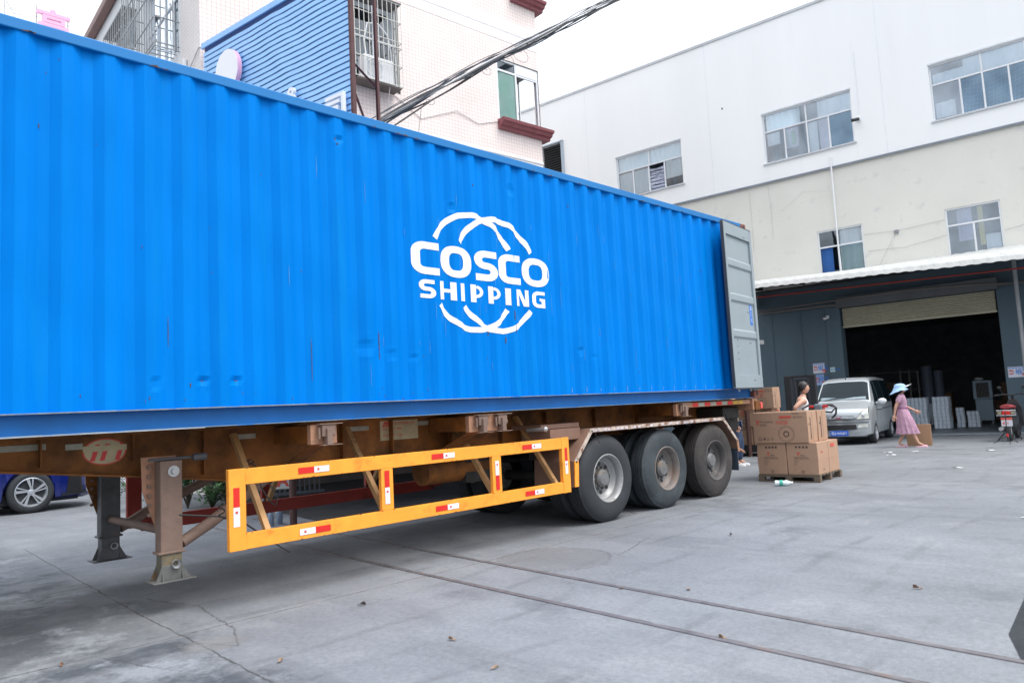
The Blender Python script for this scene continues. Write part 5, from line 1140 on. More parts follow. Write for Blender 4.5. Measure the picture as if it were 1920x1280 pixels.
MB().cyl((1.36, .0, 1.80), (1.34, .0, 1.86), .012).build('aerial', BLACK, van)
# blue hatchback behind the container
CB_ = pm('car_blue', (.004,.014,.15), .22, var=.05, coat=1)
cst = [(0,.26,.66,.42,.66,.55,.60,.66,.68),(.05,.20,.74,.42,.73,.62,.66,.74,.76),(.2,.17,.82,.42,.81,.68,.70,.80,.84),(.6,.17,.88,.45,.87,.76,.75,.88,.92),(1.25,.17,.90,.45,.89,.84,.80,.98,1.02),(2.1,.17,.90,.45,.89,.90,.62,1.38,1.42),(3.2,.17,.90,.45,.89,.93,.62,1.42,1.46),(4.2,.2,.88,.45,.87,.95,.66,1.16,1.2),(4.6,.3,.82,.45,.80,.9,.7,1.05,1.08)]
carch = [(1.14,.395,.33),(3.75,.395,.33)]
cst = [tuple([a[0]*1.03]+[v+(.10 if j > 4 and j % 2 == 0 or j == 8 or j == 7 else 0) for j, v in enumerate(a) if j > 0]) for a in cst]
hb = thing('parked_car', 'bright blue car with alloy wheels seen behind the trailer beam at far left', 'car', (4.66, 11.52, 0), math.pi+rad(1.0)); hb.scale = (1.13, 1.13, 1.13)
ca_ = (cst, carch, .26, 4.6)
vehicle_shell(*ca_, CB_, hb)
for x in (1.14, 3.75):
    for s in (-1, 1): car_wheel(hb, x, s*.885, .345, s, .235, 5, RIMS, TYRE)
    MB().box(x-.39, x+.39, -.70, .70, .2, .74).build('wheel_well', BLACK, hb)
for s in (-1, 1):
    for (a0, a1, b0, b1) in ((1.7,2.5,2.0,2.5),(2.56,3.6,2.56,3.3)):
        mb = MB(); mb.loft(side_patch(*ca_, a0, a1, b0, b1, 4, 6, 4.12, 5.85, s), closed=False, caps=False); mb.build('side_window', CARGLASS, hb, smooth=True)
    rows = side_patch(*ca_, .12, .50, .16, .44, 2, 4, 2.25, 3.5, s, .008); MB().loft(rows, closed=False, caps=False).build('fog_recess', pm('recess', (.02,.02,.022), .4) if s < 0 else bpy.data.materials['recess'], hb, smooth=True)
    rows = side_patch(*ca_, .22, .60, .30, .95, 4, 6, 4.1, 4.9, s, .008); MB().loft(rows, closed=False, caps=False).build('headlight', bpy.data.materials['headlight'], hb, smooth=True)
    rows = side_patch(*ca_, .05, .60, .05, .60, 2, 3, 2.02, 2.22, s, .012); MB().loft(rows, closed=False, caps=False).build('splitter', BLACK, hb, smooth=True)
MB().box(.4, 4.3, -.7, .7, .15, .24).build('underbody', BLACK, hb)
MB().loft([[(1.30,-.70,1.03),(1.30,.70,1.03)],[(2.05,-.58,1.40),(2.05,.58,1.40)]], closed=False, caps=False).build('windshield', CARGLASS, hb)

# scooter seen from behind
sc = thing('motor_scooter', 'black motor scooter with red tail light and number plate beside the pillar', 'scooter', (22.25, -1.25, 0), rad(4)); sc.scale = (1.08, 1.08, 1.08)
SCB = pm('scooter_black', (.018,.02,.024), .3, var=.2, coat=.5)
mb = MB()
def ell_ring(x, w, z0, z1, n=14): return [(x, w*math.cos(2*math.pi*i/n), (z0+z1)/2+(z1-z0)/2*math.sin(2*math.pi*i/n)) for i in range(n)]
mb.loft([ell_ring(-.34,.06,.60,.70), ell_ring(-.26,.13,.50,.78), ell_ring(-.05,.18,.40,.80), ell_ring(.25,.17,.34,.76), ell_ring(.45,.14,.26,.60), ell_ring(.55,.17,.20,.36), ell_ring(.85,.17,.20,.34), ell_ring(.92,.10,.22,.34)]); mb.build('body', SCB, sc, smooth=True)
MB().loft([ell_ring(-.30,.10,.76,.84), ell_ring(-.1,.15,.74,.86), ell_ring(.2,.14,.72,.84), ell_ring(.42,.10,.70,.80)]).build('seat', pm('seat_red', (.26,.035,.04), .6), sc, smooth=True)
MB().loft([[(.88+dx, y, z) for y, z in ((-.20,.30),(.20,.30),(.18,.75),(.08,.98),(-.08,.98),(-.18,.75))] for dx in (0, .05)]).build('leg_shield', SCB, sc, bevel=.02)
MB().tube([(.93,0,.9),(.86,0,1.05)], .03, 8).tube([(.80,-.34,1.06),(.86,-.15,1.08),(.87,0,1.06),(.86,.15,1.08),(.80,.34,1.06)], .016, 8).build('handlebar', BLACK, sc, smooth=True)
for s in (-1, 1):
    MB().cyl((.80, s*.26, 1.07), (.80, s*.36, 1.06), .022).build('grip', BLACK, sc)
    MB().tube([(.85, s*.18, 1.08), (.84, s*.24, 1.22)], .007, 5).ball((.84, s*.25, 1.25), .055, 1, (.3,1,.7)).build('rear_view_mirror', BLACK, sc)
for x, nm in ((-.12, 0), (1.05, 1)):
    MB().lathe([(.15,-.05),(.22,-.05),(.25,-.02),(.25,.02),(.22,.05),(.15,.05)], (x,0,.25), 'Y', 28).build('wheel', TYRE, sc, smooth=True)
    MB().lathe([(.0001,-.03),(.15,-.03),(.15,.03),(.0001,.03)], (x,0,.25), 'Y', 20).build('wheel_disc', bpy.data.materials['steel_grey'], sc)
MB().tube([(1.05,.07,.25),(.92,.06,.8)], .02, 6).tube([(1.05,-.07,.25),(.92,-.06,.8)], .02, 6).build('fork', BLACK, sc)
MB().box(-.365, -.33, -.085, .085, .62, .71).build('tail_light', pm('tail_red', (.55,.03,.02), .2), sc, bevel=.01)
MB().box(-.372, -.355, -.17, -.095, .63, .70).box(-.372, -.355, .095, .17, .63, .70).build('indicator', pm('indicator_amber', (.30,.26,.18), .3), sc, bevel=.01)
MB().tube([(-.385,-.19,.61),(-.385,.19,.61),(-.385,.19,.725),(-.385,-.19,.725),(-.385,-.19,.61)], .006, 4).build('lamp_guard', RIMS, sc)
pl = MB().box(-.40, -.392, -.11, .11, .36, .56).build('number_plate', pm('plate_white', (.60,.62,.68), .5), sc, bevel=.004)
MB().box(-.405, -.401, -.11, .11, .505, .56).build('plate_band', INK_R, pl)
mb = MB(); mb.text('871', .085, Matrix.Translation((-.4015, .085, .40)) @ Matrix.Rotation(rad(-90), 4, 'Z') @ Matrix.Rotation(rad(90), 4, 'X'), bold=.003); mb.build('plate_lettering', INK_R, pl)
MB().tube([(-.2,.10,.30),(-.42,.13,.30)], .045, 10).build('exhaust', bpy.data.materials['steel_grey'], sc, smooth=True)
MB().tube([(.1,.12,.2),(.1,.28,.01)], .014, 6).tube([(.1,-.12,.2),(.1,-.2,.02)], .014, 6).build('stand', BLACK, sc)
# tripod
tp = thing('tripod_stand', 'thin black tripod stand with red clamps on the ground before the scooter', 'tripod', (21.25, -1.38, 0))
MB().cyl((0,0,.12),(0,0,.75),.011,n=8).build('pole', BLACK, tp); MB().cyl((0,0,.16),(0,0,.24),.024,n=10).build('clamp', RED, tp)
for a in (100, 200, 330): MB().tube([(0,0,.19),(.30*math.cos(rad(a)),.30*math.sin(rad(a)),.01)], .009, 6).build('leg', BLACK, tp)
MB().ball((0,0,.07),.03,1).build('foot_knob', BLACK, tp)

# forklift stacker behind the pallet
fk = thing('forklift', 'black forklift mast standing between the boxes and the silver van', 'forklift', (15.75, 1.20, 0), rad(-84))
for x in (-.27, .27):
    MB().box(x-.06, x+.06, -.05, .05, .05, 1.86).build('mast_rail', BLACK, fk, bevel=.005); MB().box(x*.68-.025, x*.68+.025, -.03, .04, .05, 1.82).build('inner_rail', pm('mast_inner', (.05,.055,.065), .4) if x < 0 else bpy.data.materials['mast_inner'], fk)
for z in (.3, .95, 1.80): MB().box(-.26, .26, -.035, .035, z, z+.06).build('crossbar', BLACK, fk)
for x in (-.10, .0, .10): MB().box(x-.018, x+.018, -.02, .02, .35, 1.75).build('lift_chain', bpy.data.materials['mast_inner'], fk)
mb = MB(); mb.text('HELI', .05, Matrix.Translation((-.2, -.037, 1.81)) @ Matrix.Rotation(rad(90), 4, 'X')); mb.bm.free()
MB().box(-.26, .16, .08, .75, .12, .95).build('engine_cover', pm('fork_dark', (.03,.035,.045), .45), fk, bevel=.04); MB().box(-.24, .24, .30, .36, .95, 1.78).build('guard_mesh', BLACK, fk)
MB().box(-.30, .30, -.10, -.05, .15, .55).build('carriage', BLACK, fk)
for x in (-.2, .2): MB().box(x-.05, x+.05, -.95, -.05, .06, .10).build('fork', BLACK, fk)
for x in (-.3, .3): MB().cyl((x-.05,.5,.12),(x+.05,.5,.12),.12,n=18).build('wheel', TYRE, fk)
MB().tube([(.32,.0,1.16),(.42,.0,1.20),(.62,.0,1.20),(.70,.0,1.13),(.68,.0,1.0),(.60,.0,.92)], .022, 8).build('control_loop', BLACK, fk, smooth=True)
MB().box(.36, .46, -.05, .05, 1.08, 1.20).build('control_head', RED, fk, bevel=.02)

# ------------------------------------------------------------------ cardboard boxes
CARD = pm('cardboard', (.42,.265,.18), .85, var=.05, vs=3, bump=.05, bs=30)
CARD2 = pm('cardboard_edge', (.30,.18,.12), .85)
def carton(loc, rz, w_, d_, h_, lab, group, kind='big', seed=0):
    t = thing('cardboard_box', lab, 'box', loc, rz, group); rr = random.Random(seed)
    mb = MB(); v = [(-.0,0),(w_,0),(w_,d_),(0,d_)]
    mb.loft([[(x, y, 0) for x, y in v], [(x+rr.uniform(-.004,.004)+(.006 if x == 0 else -.006)*-1, y+(-.006 if y == 0 else .006), h_/2) for x, y in v], [(x, y, h_+rr.uniform(-.004,.002)) for x, y in v]]); mb.build('carton', CARD, t, bevel=.006)
    MB().box(.01, w_-.01, d_/2-.002, d_/2+.002, h_-.0005, h_+.002).box(w_+.0055, w_+.0075, d_/2-.002, d_/2+.002, .01, h_-.01).build('flap_seam', CARD2, t)
    MB().box(.0, w_, d_/2-.025, d_/2+.025, h_+.0022, h_+.0035).build('tape', pm('tape_tan', (.50,.36,.24), .35) if 'tape_tan' not in bpy.data.materials else bpy.data.materials['tape_tan'], t)
    F_ = lambda x, z: Matrix.Translation((x, -.0085, z)) @ Matrix.Rotation(rad(90), 4, 'X'); S_ = lambda y, z: Matrix.Translation((w_+.0085, y, z)) @ Matrix.Rotation(rad(90), 4, 'Z') @ Matrix.Rotation(rad(90), 4, 'X')
    k = MB(); r = MB()
    if kind == 'big':
        r.text('Y', .10, F_(.06*w_, .60*h_), bold=.006); k.text('Powered by', .045, F_(.145*w_, .665*h_)); k.text('Engine', .045, F_(.13*w_, .575*h_)); r.text('IVEIB', .095, F_(.42*w_, .60*h_), bold=.0, shear=.35)
        k.lathe([(.034,0),(.050,0)], (.61*w_,-.0085,.29*h_), 'Y', 28); 
        for q in (.135, .115): k.lathe([(q,0),(q+.0035,0)], (.61*w_,-.0085,.29*h_), 'Y', 36)
        k.text('♻ ✱ ⌂ ☂', .06, F_(.075*w_, .10*h_)); r.box(.50*w_, .72*w_, -.0088, -.008, .80*h_, .87*h_); k.text('NO.2310', .04, F_(.75*w_, .80*h_)); k.text('FRAGILE', .03, F_(.74*w_, .92*h_))
        k.text('IVEIB', .05, S_(.06*d_, .55*h_), sx=.8); k.box(w_+.008, w_+.0085, .25*d_, .30*d_, .1*h_, .8*h_)
    else:
        for i in range(4): k.box((.30+i*.115)*w_, (.36+i*.115)*w_, -.0088, -.008, .84*h_, .90*h_)
        r.text('Y', .075, F_(.34*w_, .60*h_), bold=.004); k.text('Engine', .030, F_(.45*w_, .595*h_)); k.box(.22*w_, .70*w_, -.0088, -.008, .555*h_, .562*h_); k.text('DIESEL GENERATOR', .028, F_(.22*w_, .49*h_))
        for i in range(3): k.text(('P/O NO.', 'QTY 1', 'N.W.')[i], .024, F_(.22*w_, (.41-.06*i)*h_)); k.text('--  --', .024, F_(.60*w_, (.22-.06*i)*h_)); k.text('---', .024, F_(.22*w_, (.20-.04*i)*h_))
        k.lathe([(.018,0),(.026,0)], (.5*w_,-.0085,.09*h_), 'Y', 14); r.text('IVEIB', .05, S_(.12*d_, .66*h_)); r.box(w_+.008, w_+.0085, .62*d_, .80*d_, .80*h_, .90*h_); k.text('DIESEL', .03, S_(.2*d_, .12*h_))
    k.build('print_black', INK, t); r.build('print_red', INK_R, t); return t
WOOD = pm('pallet_wood', (.15,.115,.085), .85, var=.2, vs=8, dirt=(.06,.05,.04), dirt_amt=.4, stretch=(1,8,8))
def pallet(loc, rz, w_, d_, lab):
    t = thing('wooden_pallet', lab, 'pallet', loc, rz)
    for i in range(7): a = d_*i/7; MB().box(-.02, w_+.02, a+.01, a+d_/7-.03, .105, .125).build('deck_board', WOOD, t, bevel=.003)
    for y in (0, d_/2-.05, d_-.1): MB().box(-.02, w_+.02, y, y+.09, .085, .1045).build('stringer', WOOD, t); MB().box(-.02, w_+.02, y, y+.09, .0, .018).build('base_board', WOOD, t)
    for y in (0, d_/2-.05, d_-.1):
        for x in (-.02, w_/2-.05, w_-.08): MB().box(x, x+.1, y, y+.09, .0185, .0845).build('block', WOOD, t)
    return t
prz = rad(-86.5)
pm1 = Matrix.Translation((12.02, .40, 0)) @ Matrix.Rotation(prz, 4, 'Z')
pallet(tuple(pm1.translation), prz, 1.0, 1.08, 'wooden pallet on the concrete under the nearest stack of cardboard boxes')
GB = 'cardboard boxes on the wooden pallet'
carton(tuple(pm1 @ Vector((-.01, .02, .126))), prz, .492, 1.0, .52, 'bottom left box of the nearest stack, on the wooden pallet', GB, 'small', 1)
carton(tuple(pm1 @ Vector((.500, .02, .126))), prz, .505, 1.0, .52, 'bottom right box of the nearest stack, directly on the wooden pallet', GB, 'small', 2)
carton(tuple(pm1 @ Vector((-.03, -.02, .650))), prz+rad(1), .925, .44, .52, 'front top box of the nearest stack with red lettering and a ring print', GB, 'big', 3)
carton(tuple(pm1 @ Vector((-.02, .435, .650))), prz+rad(1), .925, .44, .515, 'rear top box of the nearest stack, behind the ring printed one', GB, 'big', 4)
# pallet truck behind
pj = thing('pallet_truck', 'pallet truck with grey and red control head behind the nearest boxes', 'pallet truck', tuple(pm1 @ Vector((.60, 1.42, 0))), prz)
for x in (-.16, .16): MB().box(x-.06, x+.06, -1.2, -.1, .03, .078).build('fork', pm('fork_grey', (.10,.11,.12), .5) if x < 0 else bpy.data.materials['fork_grey'], pj)
MB().box(-.24, .24, -.12, .12, .08, .62).build('motor_cover', pm('truck_red', (.40,.04,.03), .4), pj, bevel=.03)
MB().cyl((-.2,0,.1),(.2,0,.1),.09,n=18).build('wheel', TYRE, pj); MB().tube([(0,.05,.55),(0,.0,1.10)], .028, 8).build('tiller', BLACK, pj)
MB().box(-.075, .075, -.05, .05, 1.10, 1.26).build('control_head', pm('control_grey', (.16,.19,.23), .5), pj, bevel=.03)
for s in (-1, 1): MB().tube([(s*.07,0,1.22),(s*.18,0,1.24),(s*.30,0,1.18),(s*.22,0,1.10),(s*.07,0,1.12)], .017, 8).build('handle_loop', BLACK, pj, smooth=True); MB().box(s*.12-.045, s*.12+.045, -.03, .03, 1.19, 1.235).build('button', RED, pj, bevel=.01)
# stack behind the trailer end
p2z = rad(-86.5); pm2 = Matrix.Translation((17.0, 3.25, 0)) @ Matrix.Rotation(p2z, 4, 'Z')
tk = thing('platform_trolley', 'dark platform trolley under the rear stack of boxes beyond the trailer', 'trolley', tuple(pm2.translation), p2z)
MB().box(-.5, .95, 0, 1.0, .10, .27).build('platform', BLACK, tk, bevel=.01)
for x in (-.35, .75):
    for y in (.15, .85): MB().cyl((x-.03, y, .05), (x+.03, y, .05), .05, n=14).build('caster', TYRE, tk)
GC = 'cardboard boxes stacked beyond the trailer'
k_ = 0
for (x, y, z, ww, dd_, hh, kd, lb) in ((-.45,.05,.272,.62,.9,.44,'small','bottom box left in the rear stack beyond the trailer'),(.20,.04,.272,.72,.9,.44,'small','bottom box right in the rear stack, on the dark trolley'),(-.40,.02,.715,.66,.5,.44,'big','middle box left in the rear stack, half hidden by the trailer lamp'),(.28,.10,.715,.40,.5,.44,'small','middle box right in the rear stack, below the top one'),(.0,.0,1.160,.78,.42,.50,'big','topmost box of the rear stack, with a pale side towards the forklift')):
    carton(tuple(pm2 @ Vector((x, y, z))), p2z, ww, dd_, hh, lb, GC, kd, 10+k_); k_ += 1
# cardboard behind the woman
cs = thing('cardboard_sheet', 'plain brown flat carton standing on the ground behind the walking woman', 'carton', (20.5, .66, 0), rad(-84))
MB().box(0, .56, 0, .09, 0, .54).build('carton', pm('carton_plain', (.36,.22,.13), .85, var=.05), cs, bevel=.006); MB().box(.02, .54, .043, .047, .539, .542).box(.561,.563,.02,.07,.02,.52).build('tape_line', CARD2, cs)

# ------------------------------------------------------------------ inside the loading door
WR = pm('roll_white', (.80,.90,1.0), .5, var=.06, vs=5); WRE = pm('roll_end', (.16,.20,.32), .6)
def roll_proto(lab, group, loc):
    t = thing('paper_roll', lab, 'roll', loc, RZ, group); MB().cyl((0,0,.002),(0,0,.134),.063,n=14).build('wrap', WR, t, smooth=True)
    MB().lathe([(.0001,.1345),(.022,.1345)], (0,0,0), 'Z', 10).lathe([(.030,.1343),(.060,.1343)], (0,0,0), 'Z', 14).build('core', WRE, t); return t
def stack(x0, y0, nx, ny, nz, lab, group, ragged=False):
    pr_ = None
    for k in range(nz):
        for i in range(nx):
            for j in range(ny):
                if 0 < i < nx-1 and j > 0 and k < nz-1: continue
                if j > 0 and i == 0 and k < nz-1: continue
                if j > 1 and k < nz-1 and i < nx-1: continue
                if ragged and k >= nz-1 and (i+j) % 3 == 0: continue
                p = bw(x0+i*.128+R_.uniform(-.004,.004)+(.01*math.sin(k*1.3)), y0+j*.137, .03+k*.1362)
                if pr_ is None: pr_ = roll_proto(lab, group, p); base = pr_
                else: c = copy_tree(base); c.location = p
stack(-3.34, 2.9, 5, 4, 8, 'white paper roll in the wide left stack just inside the loading door', 'rolls in the left stack')
stack(-2.53, 2.9, 4, 4, 8, 'white paper roll in the tall narrow stack right of the woman', 'rolls in the right stack')
stack(-1.93, 3.5, 2, 2, 5, 'white paper roll in the low pile behind the tall stacks', 'rolls in the low pile')
stack(-1.60, 3.5, 3, 2, 4, 'white paper roll in the small pile next to the air cooler', 'rolls by the air cooler')
for i, (x, y, r, h) in enumerate(((-3.42,7.2,.20,2.30),(-3.05,7.4,.17,2.10))):
    t = thing('film_roll', ['taller grey upright roll standing in the dark behind the white rolls', 'shorter grey upright roll beside the taller one in the dark'][i], 'roll', bw(x, y, .012), RZ, 'grey upright rolls indoors')
    MB().cyl((0,0,0),(0,0,h),r,n=28).build('roll', pm('film_grey', (.20,.24,.32), .5, var=.1, stretch=(1,1,.2)) if i == 0 else bpy.data.materials['film_grey'], t, smooth=True); MB().cyl((0,0,h),(0,0,h+.03),.05,n=14).build('core', CARD2, t)
co_ = thing('air_cooler', 'grey blue upright air cooler with a slatted grille just inside the loading door', 'air cooler', bw(-1.42, 5.9, .012), RZ)
CLR = pm('cooler_blue', (.45,.60,.72), .5, var=.06)
MB().box(-.31, .31, 0, .40, .92, 1.60).build('upper_case', CLR, co_, bevel=.03); MB().box(-.27, .29, .02, .38, .12, .915).build('lower_tank', CLR, co_, bevel=.03)
MB().box(-.20, .20, -.006, .02, .98, 1.52).build('grille_opening', BLACK, co_)
g = MB()
for i in range(9): g.box(-.18+i*.044, -.166+i*.044, -.014, -.004, .97, 1.53)
g.build('grille_slats', pm('slat_tan', (.30,.30,.27), .6), co_)
for x in (-.2, .22):
    for y in (.06, .34): MB().cyl((x-.02,y,.05),(x+.02,y,.05),.05,n=12).build('caster', PLASTIC_W, co_)
bg1 = thing('plastic_bag', 'crumpled white plastic bag lying on top of the air cooler', 'bag', bw(-1.52, 6.1, 1.612), RZ)
b_ = MB().ball((0,0,.06), .10, 2, (1.3,.8,.6)); 
for v in b_.bm.verts: v.co += Vector((R_.uniform(-.02,.02), R_.uniform(-.02,.02), R_.uniform(-.01,.02)))
b_.build('bag', PLASTIC_W, bg1)
rk = thing('metal_rack', 'pale metal rack uprights in the dark interior behind the van', 'rack', bw(-4.2, 6.2, .012), RZ)
for x, h in ((.0,2.1),(.32,2.05),(.62,1.95),(-1.2,2.2),(-2.0,2.2)): MB().box(x,x+.05,0,.05,0,h+.15).build('upright', pm('rack_pale', (.22,.22,.20), .6) if 'rack_pale' not in bpy.data.materials else bpy.data.materials['rack_pale'], rk)
for z in (.7, 1.4, 2.1): MB().box(-2.4,.65,.0,.5,z,z+.03).build('shelf', bpy.data.materials['rack_pale'], rk)
for i in range(4):
    t = thing('storage_bin', ['dark bin at the left end of the indoor rack', 'dark bin second from the left on the indoor rack', 'dark bin third from the left on the indoor rack', 'dark bin at the right end of the indoor rack'][i], 'bin', bw(-6.2+i*.5, 6.25, 1.445), RZ, 'bins on the indoor rack')
    MB().box(0,.36,0,.35,0,.30,taper=(1.1,1.1)).build('bin', [INN, pm('bin_brown', (.12,.09,.06), .8) if 'bin_brown' not in bpy.data.materials else bpy.data.materials['bin_brown']][i % 2], t, bevel=.01)

# ------------------------------------------------------------------ people
SKIN = pm('skin', (.55,.31,.22), .55, var=.05)
def skinned(J, bones, grow=0.0, sub=2):
    names = list(J); me = bpy.data.meshes.new('sk'); me.from_pydata([J[n][0] for n in names], [(names.index(a), names.index(b)) for a, b in bones], [])
    ob = bpy.data.objects.new('sk', me); COL.objects.link(ob); md = ob.modifiers.new('s', 'SKIN'); md.use_smooth_shade = True
    if not me.skin_vertices:
        bpy.context.view_layer.objects.active = ob
    for i, n in enumerate(names):
        r = J[n][1]; r = r if isinstance(r, tuple) else (r, r); sv = me.skin_vertices[0].data[i]; sv.radius = (r[0]+grow, r[1]+grow); sv.use_root = (i == 0)
    ss = ob.modifiers.new('u', 'SUBSURF'); ss.levels = sub; ss.render_levels = sub
    dg = bpy.context.evaluated_depsgraph_get(); out = bpy.data.meshes.new_from_object(ob.evaluated_get(dg)); bpy.data.objects.remove(ob); return out
def add_mesh(mb, me):
    vs = [mb.bm.verts.new(v.co) for v in me.vertices]
    for p in me.polygons: mb._f([vs[i] for i in p.vertices])
    bpy.data.meshes.remove(me)
def hand(mb, wrist, dirv, side, palm=Vector((1,0,0)), curl=.5):
    wrist = Vector(wrist); d = Vector(dirv).normalized(); sx = d.cross(palm).normalized(); n_ = sx.cross(d).normalized()
    mb.tube([wrist-d*.02, wrist+d*.015, wrist+d*.05, wrist+d*.082], [.022, .028, .036, .030], 10)
    for i, (o, L) in enumerate(((-.028,.062),(-.010,.072),(.009,.068),(.027,.052))):
        p = wrist+d*.078+sx*o; q = p+d*L*.45+n_*L*.12*curl; r = q+(d*.6+n_*curl*.9).normalized()*L*.35; t = r+(d*.2+n_*curl*1.2).normalized()*L*.28
        mb.tube([p-d*.01, q, r, t], [.0095, .009, .0082, .006], 6)
    p = wrist+d*.025-sx*.03; mb.tube([p, p-sx*.025+d*.022+n_*.01, p-sx*.03+d*.05+n_*.02, p-sx*.026+d*.07+n_*.03], [.012, .0115, .010, .007], 6)
def head(mb, c, yaw=0, s=1.0):
    R = Matrix.Translation(Vector(c)) @ Matrix.Rotation(yaw, 4, 'Z') @ Matrix.Scale(s, 4); b = bmesh.new(); bmesh.ops.create_icosphere(b, subdivisions=3, radius=1)
    for v in b.verts:
        x, y, z = v.co; k = 1-.28*max(0, -z)**1.3; v.co = Vector((x*.074*k, (y*.094)*(1-.10*max(0, -z))+.012*max(0, -z), z*.115))
        if y > .75 and abs(x) < .35: v.co.y += .004*(1-abs(z))
    vs = {v: mb.bm.verts.new(R @ v.co) for v in b.verts}
    for f in b.faces: mb._f([vs[v] for v in f.verts])
    b.free()
    m2 = MB(); m2.loft([[(-.004,.088,.025),(.004,.088,.025),(.0,.094,.026)], [(-.015,.090,-.028),(.015,.090,-.028),(0,.108,-.024)], [(-.010,.088,-.036),(.010,.088,-.036),(0,.100,-.034)]])
    for sd in (-1, 1): m2.ball((sd*.074, -.002, -.005), .028, 1, (.28,.62,1)); m2.ball((sd*.030,.083,.012), .012, 1, (1,.5,.6))
    m2.ball((0,.090,-.058), .022, 1, (1,.35,.28))
    vv = {v: mb.bm.verts.new(R @ v.co) for v in m2.bm.verts}
    for f in m2.bm.faces: mb._f([vv[v] for v in f.verts])
    m2.bm.free(); return R
BON = [('pel','spi'),('spi','che'),('che','nek'),('nek','hed'),('che','shR'),('shR','elR'),('elR','wrR'),('che','shL'),('shL','elL'),('elL','wrL'),('pel','hiR'),('hiR','knR'),('knR','caR'),('caR','anR'),('pel','hiL'),('hiL','knL'),('knL','caL'),('caL','anL'),('anR','toR'),('anL','toL')]
def person(label, loc, rot, J, yaw, hr, group=None):
    t = thing('person', label, 'person', loc, rot, group); mb = MB(); add_mesh(mb, skinned(J, BON))
    nk = Vector(J['hed'][0]); HR = head(mb, nk+Vector((0,.012,.105)), yaw)
    for s in ('R', 'L'):
        e, w_ = Vector(J['el'+s][0]), Vector(J['wr'+s][0]); hand(mb, w_, (w_-e), s, Vector((1 if s == 'R' else -1, .25, 0)))
    mb.build('body', SKIN, t, smooth=True); return t, HR
def shoe(t, ank, toe, mat, name='shoe', flat=False):
    a, b = Vector(ank), Vector(toe); d = (b-a); d.z = 0; d.normalize(); n_ = Vector((-d.y, d.x, 0)); h0 = a-d*.06; rings = []
    z0 = max(0, min(a.z, b.z)-.06)
    for (u, w_, h) in ((-.01,.022,.03),(.0,.034,.06 if not flat else .025),(.06,.038,.085 if not flat else .022),(.13,.040,.07 if not flat else .03),(.19,.046,.055 if not flat else .06),(.24,.040,.045 if not flat else .05),(.262,.022,.03)):
        c = h0+d*u; rings.append([Vector((c.x, c.y, z0))+n_*w_*k+Vector((0,0,h*q)) for k, q in ((-1,0),(-1.05,.4),(-.6,1),(.6,1),(1.05,.4),(1,0))])
    return MB().loft(rings).build(name, mat, t, smooth=True)
# woman walking in a mauve dress
J = dict(pel=((0,0,.84),(.13,.10)), spi=((0,-.01,1.02),(.105,.08)), che=((0,-.02,1.19),(.13,.09)), nek=((0,.0,1.315),(.042,.042)), hed=((0,.015,1.37),(.04,.042)),
 shR=((.145,-.03,1.25),.045), elR=((.185,-.15,1.02),.036), wrR=((.18,-.20,.80),.024), shL=((-.145,.0,1.25),.045), elL=((-.18,.07,1.01),.036), wrL=((-.13,.27,.90),.024),
 hiR=((.085,.0,.80),.085), knR=((.085,.15,.45),.055), caR=((.085,.19,.32),.05), anR=((.085,.27,.10),.033), toR=((.085,.38,.045),.03), hiL=((-.085,0,.80),.085), knL=((-.085,.03,.44),.055), caL=((-.085,-.04,.31),.05), anL=((-.085,-.16,.09),.033), toL=((-.085,-.05,.04),.03))
wo, HR = person('woman in a mauve dress, pale blue sun hat and face mask walking across the yard', (20.1, .56, 0), rad(-162.5), J, 0, None)
DR = pm('dress_mauve', (.46,.27,.37), .8, var=.22, vs=14, dirt=(.50,.20,.16), dirt_amt=.25, dirt_scale=9)
rings = []
for (z, rx, ry, cy, fo_) in ((1.335,.062,.055,.0,0),(1.315,.10,.065,-.005,0),(1.285,.165,.085,-.01,0),(1.24,.178,.105,-.015,0),(1.15,.160,.125,-.01,.002),(1.07,.140,.112,-.005,.003),(.99,.128,.105,0,.004),(.965,.130,.106,0,.004),(.92,.150,.125,0,.006),(.80,.180,.160,.01,.010),(.66,.190,.195,.03,.016),(.50,.185,.215,.05,.022),(.40,.19,.235,.06,.026),(.33,.195,.245,.065,.03)):
    rings.append([(rx*math.cos(2*math.pi*i/40)*(1+fo_/.2*math.sin(i*2.2+z*3)*.6), cy+ry*math.sin(2*math.pi*i/40)*(1+fo_/.2*math.sin(i*2.2+z*3)), z+.004*math.sin(i)) for i in range(40)])
MB().loft(rings, True, False).build('dress', DR, wo, smooth=True)
for s in ('R', 'L'):
    a, b = Vector(J['sh'+s][0]), Vector(J['el'+s][0]); d = b-a
    MB().tube([a-d*.12+Vector((0,0,.02)), a+d*.1, a+d*.32, a+d*.5], [.045, .062, .064, .062], 14, False).build('sleeve', DR, wo, smooth=True)
MB().lathe([(.133,-.02),(.136,.0),(.133,.02)], (0,0,.975), 'Z', 30).build('belt', pm('belt_mauve', (.28,.11,.24), .7), wo)
HB = pm('hat_blue', (.36,.56,.80), .8, var=.06); HWm = pm('visor_white', (.80,.83,.86), .6)
mb = MB(); cz = 1.49; rg = []
for (u, r) in ((1.0,.0),(.92,.06),(.7,.10),(.35,.115),(.1,.118)): rg.append([(r*math.cos(2*math.pi*i/28), -.015+r*1.15*math.sin(2*math.pi*i/28), cz+.105*u) for i in range(28)])
for (r, dz) in ((.15,-.02),(.18,-.045),(.205,-.075)): rg.append([(r*.92*math.cos(2*math.pi*i/28), -.015+r*math.sin(2*math.pi*i/28)*(1.25 if math.sin(2*math.pi*i/28) < 0 else .9), cz+dz-(.10 if math.sin(2*math.pi*i/28) < -.1 else -.02)*abs(math.sin(2*math.pi*i/28))*r/.2+.006*math.sin(i*2)) for i in range(28)])
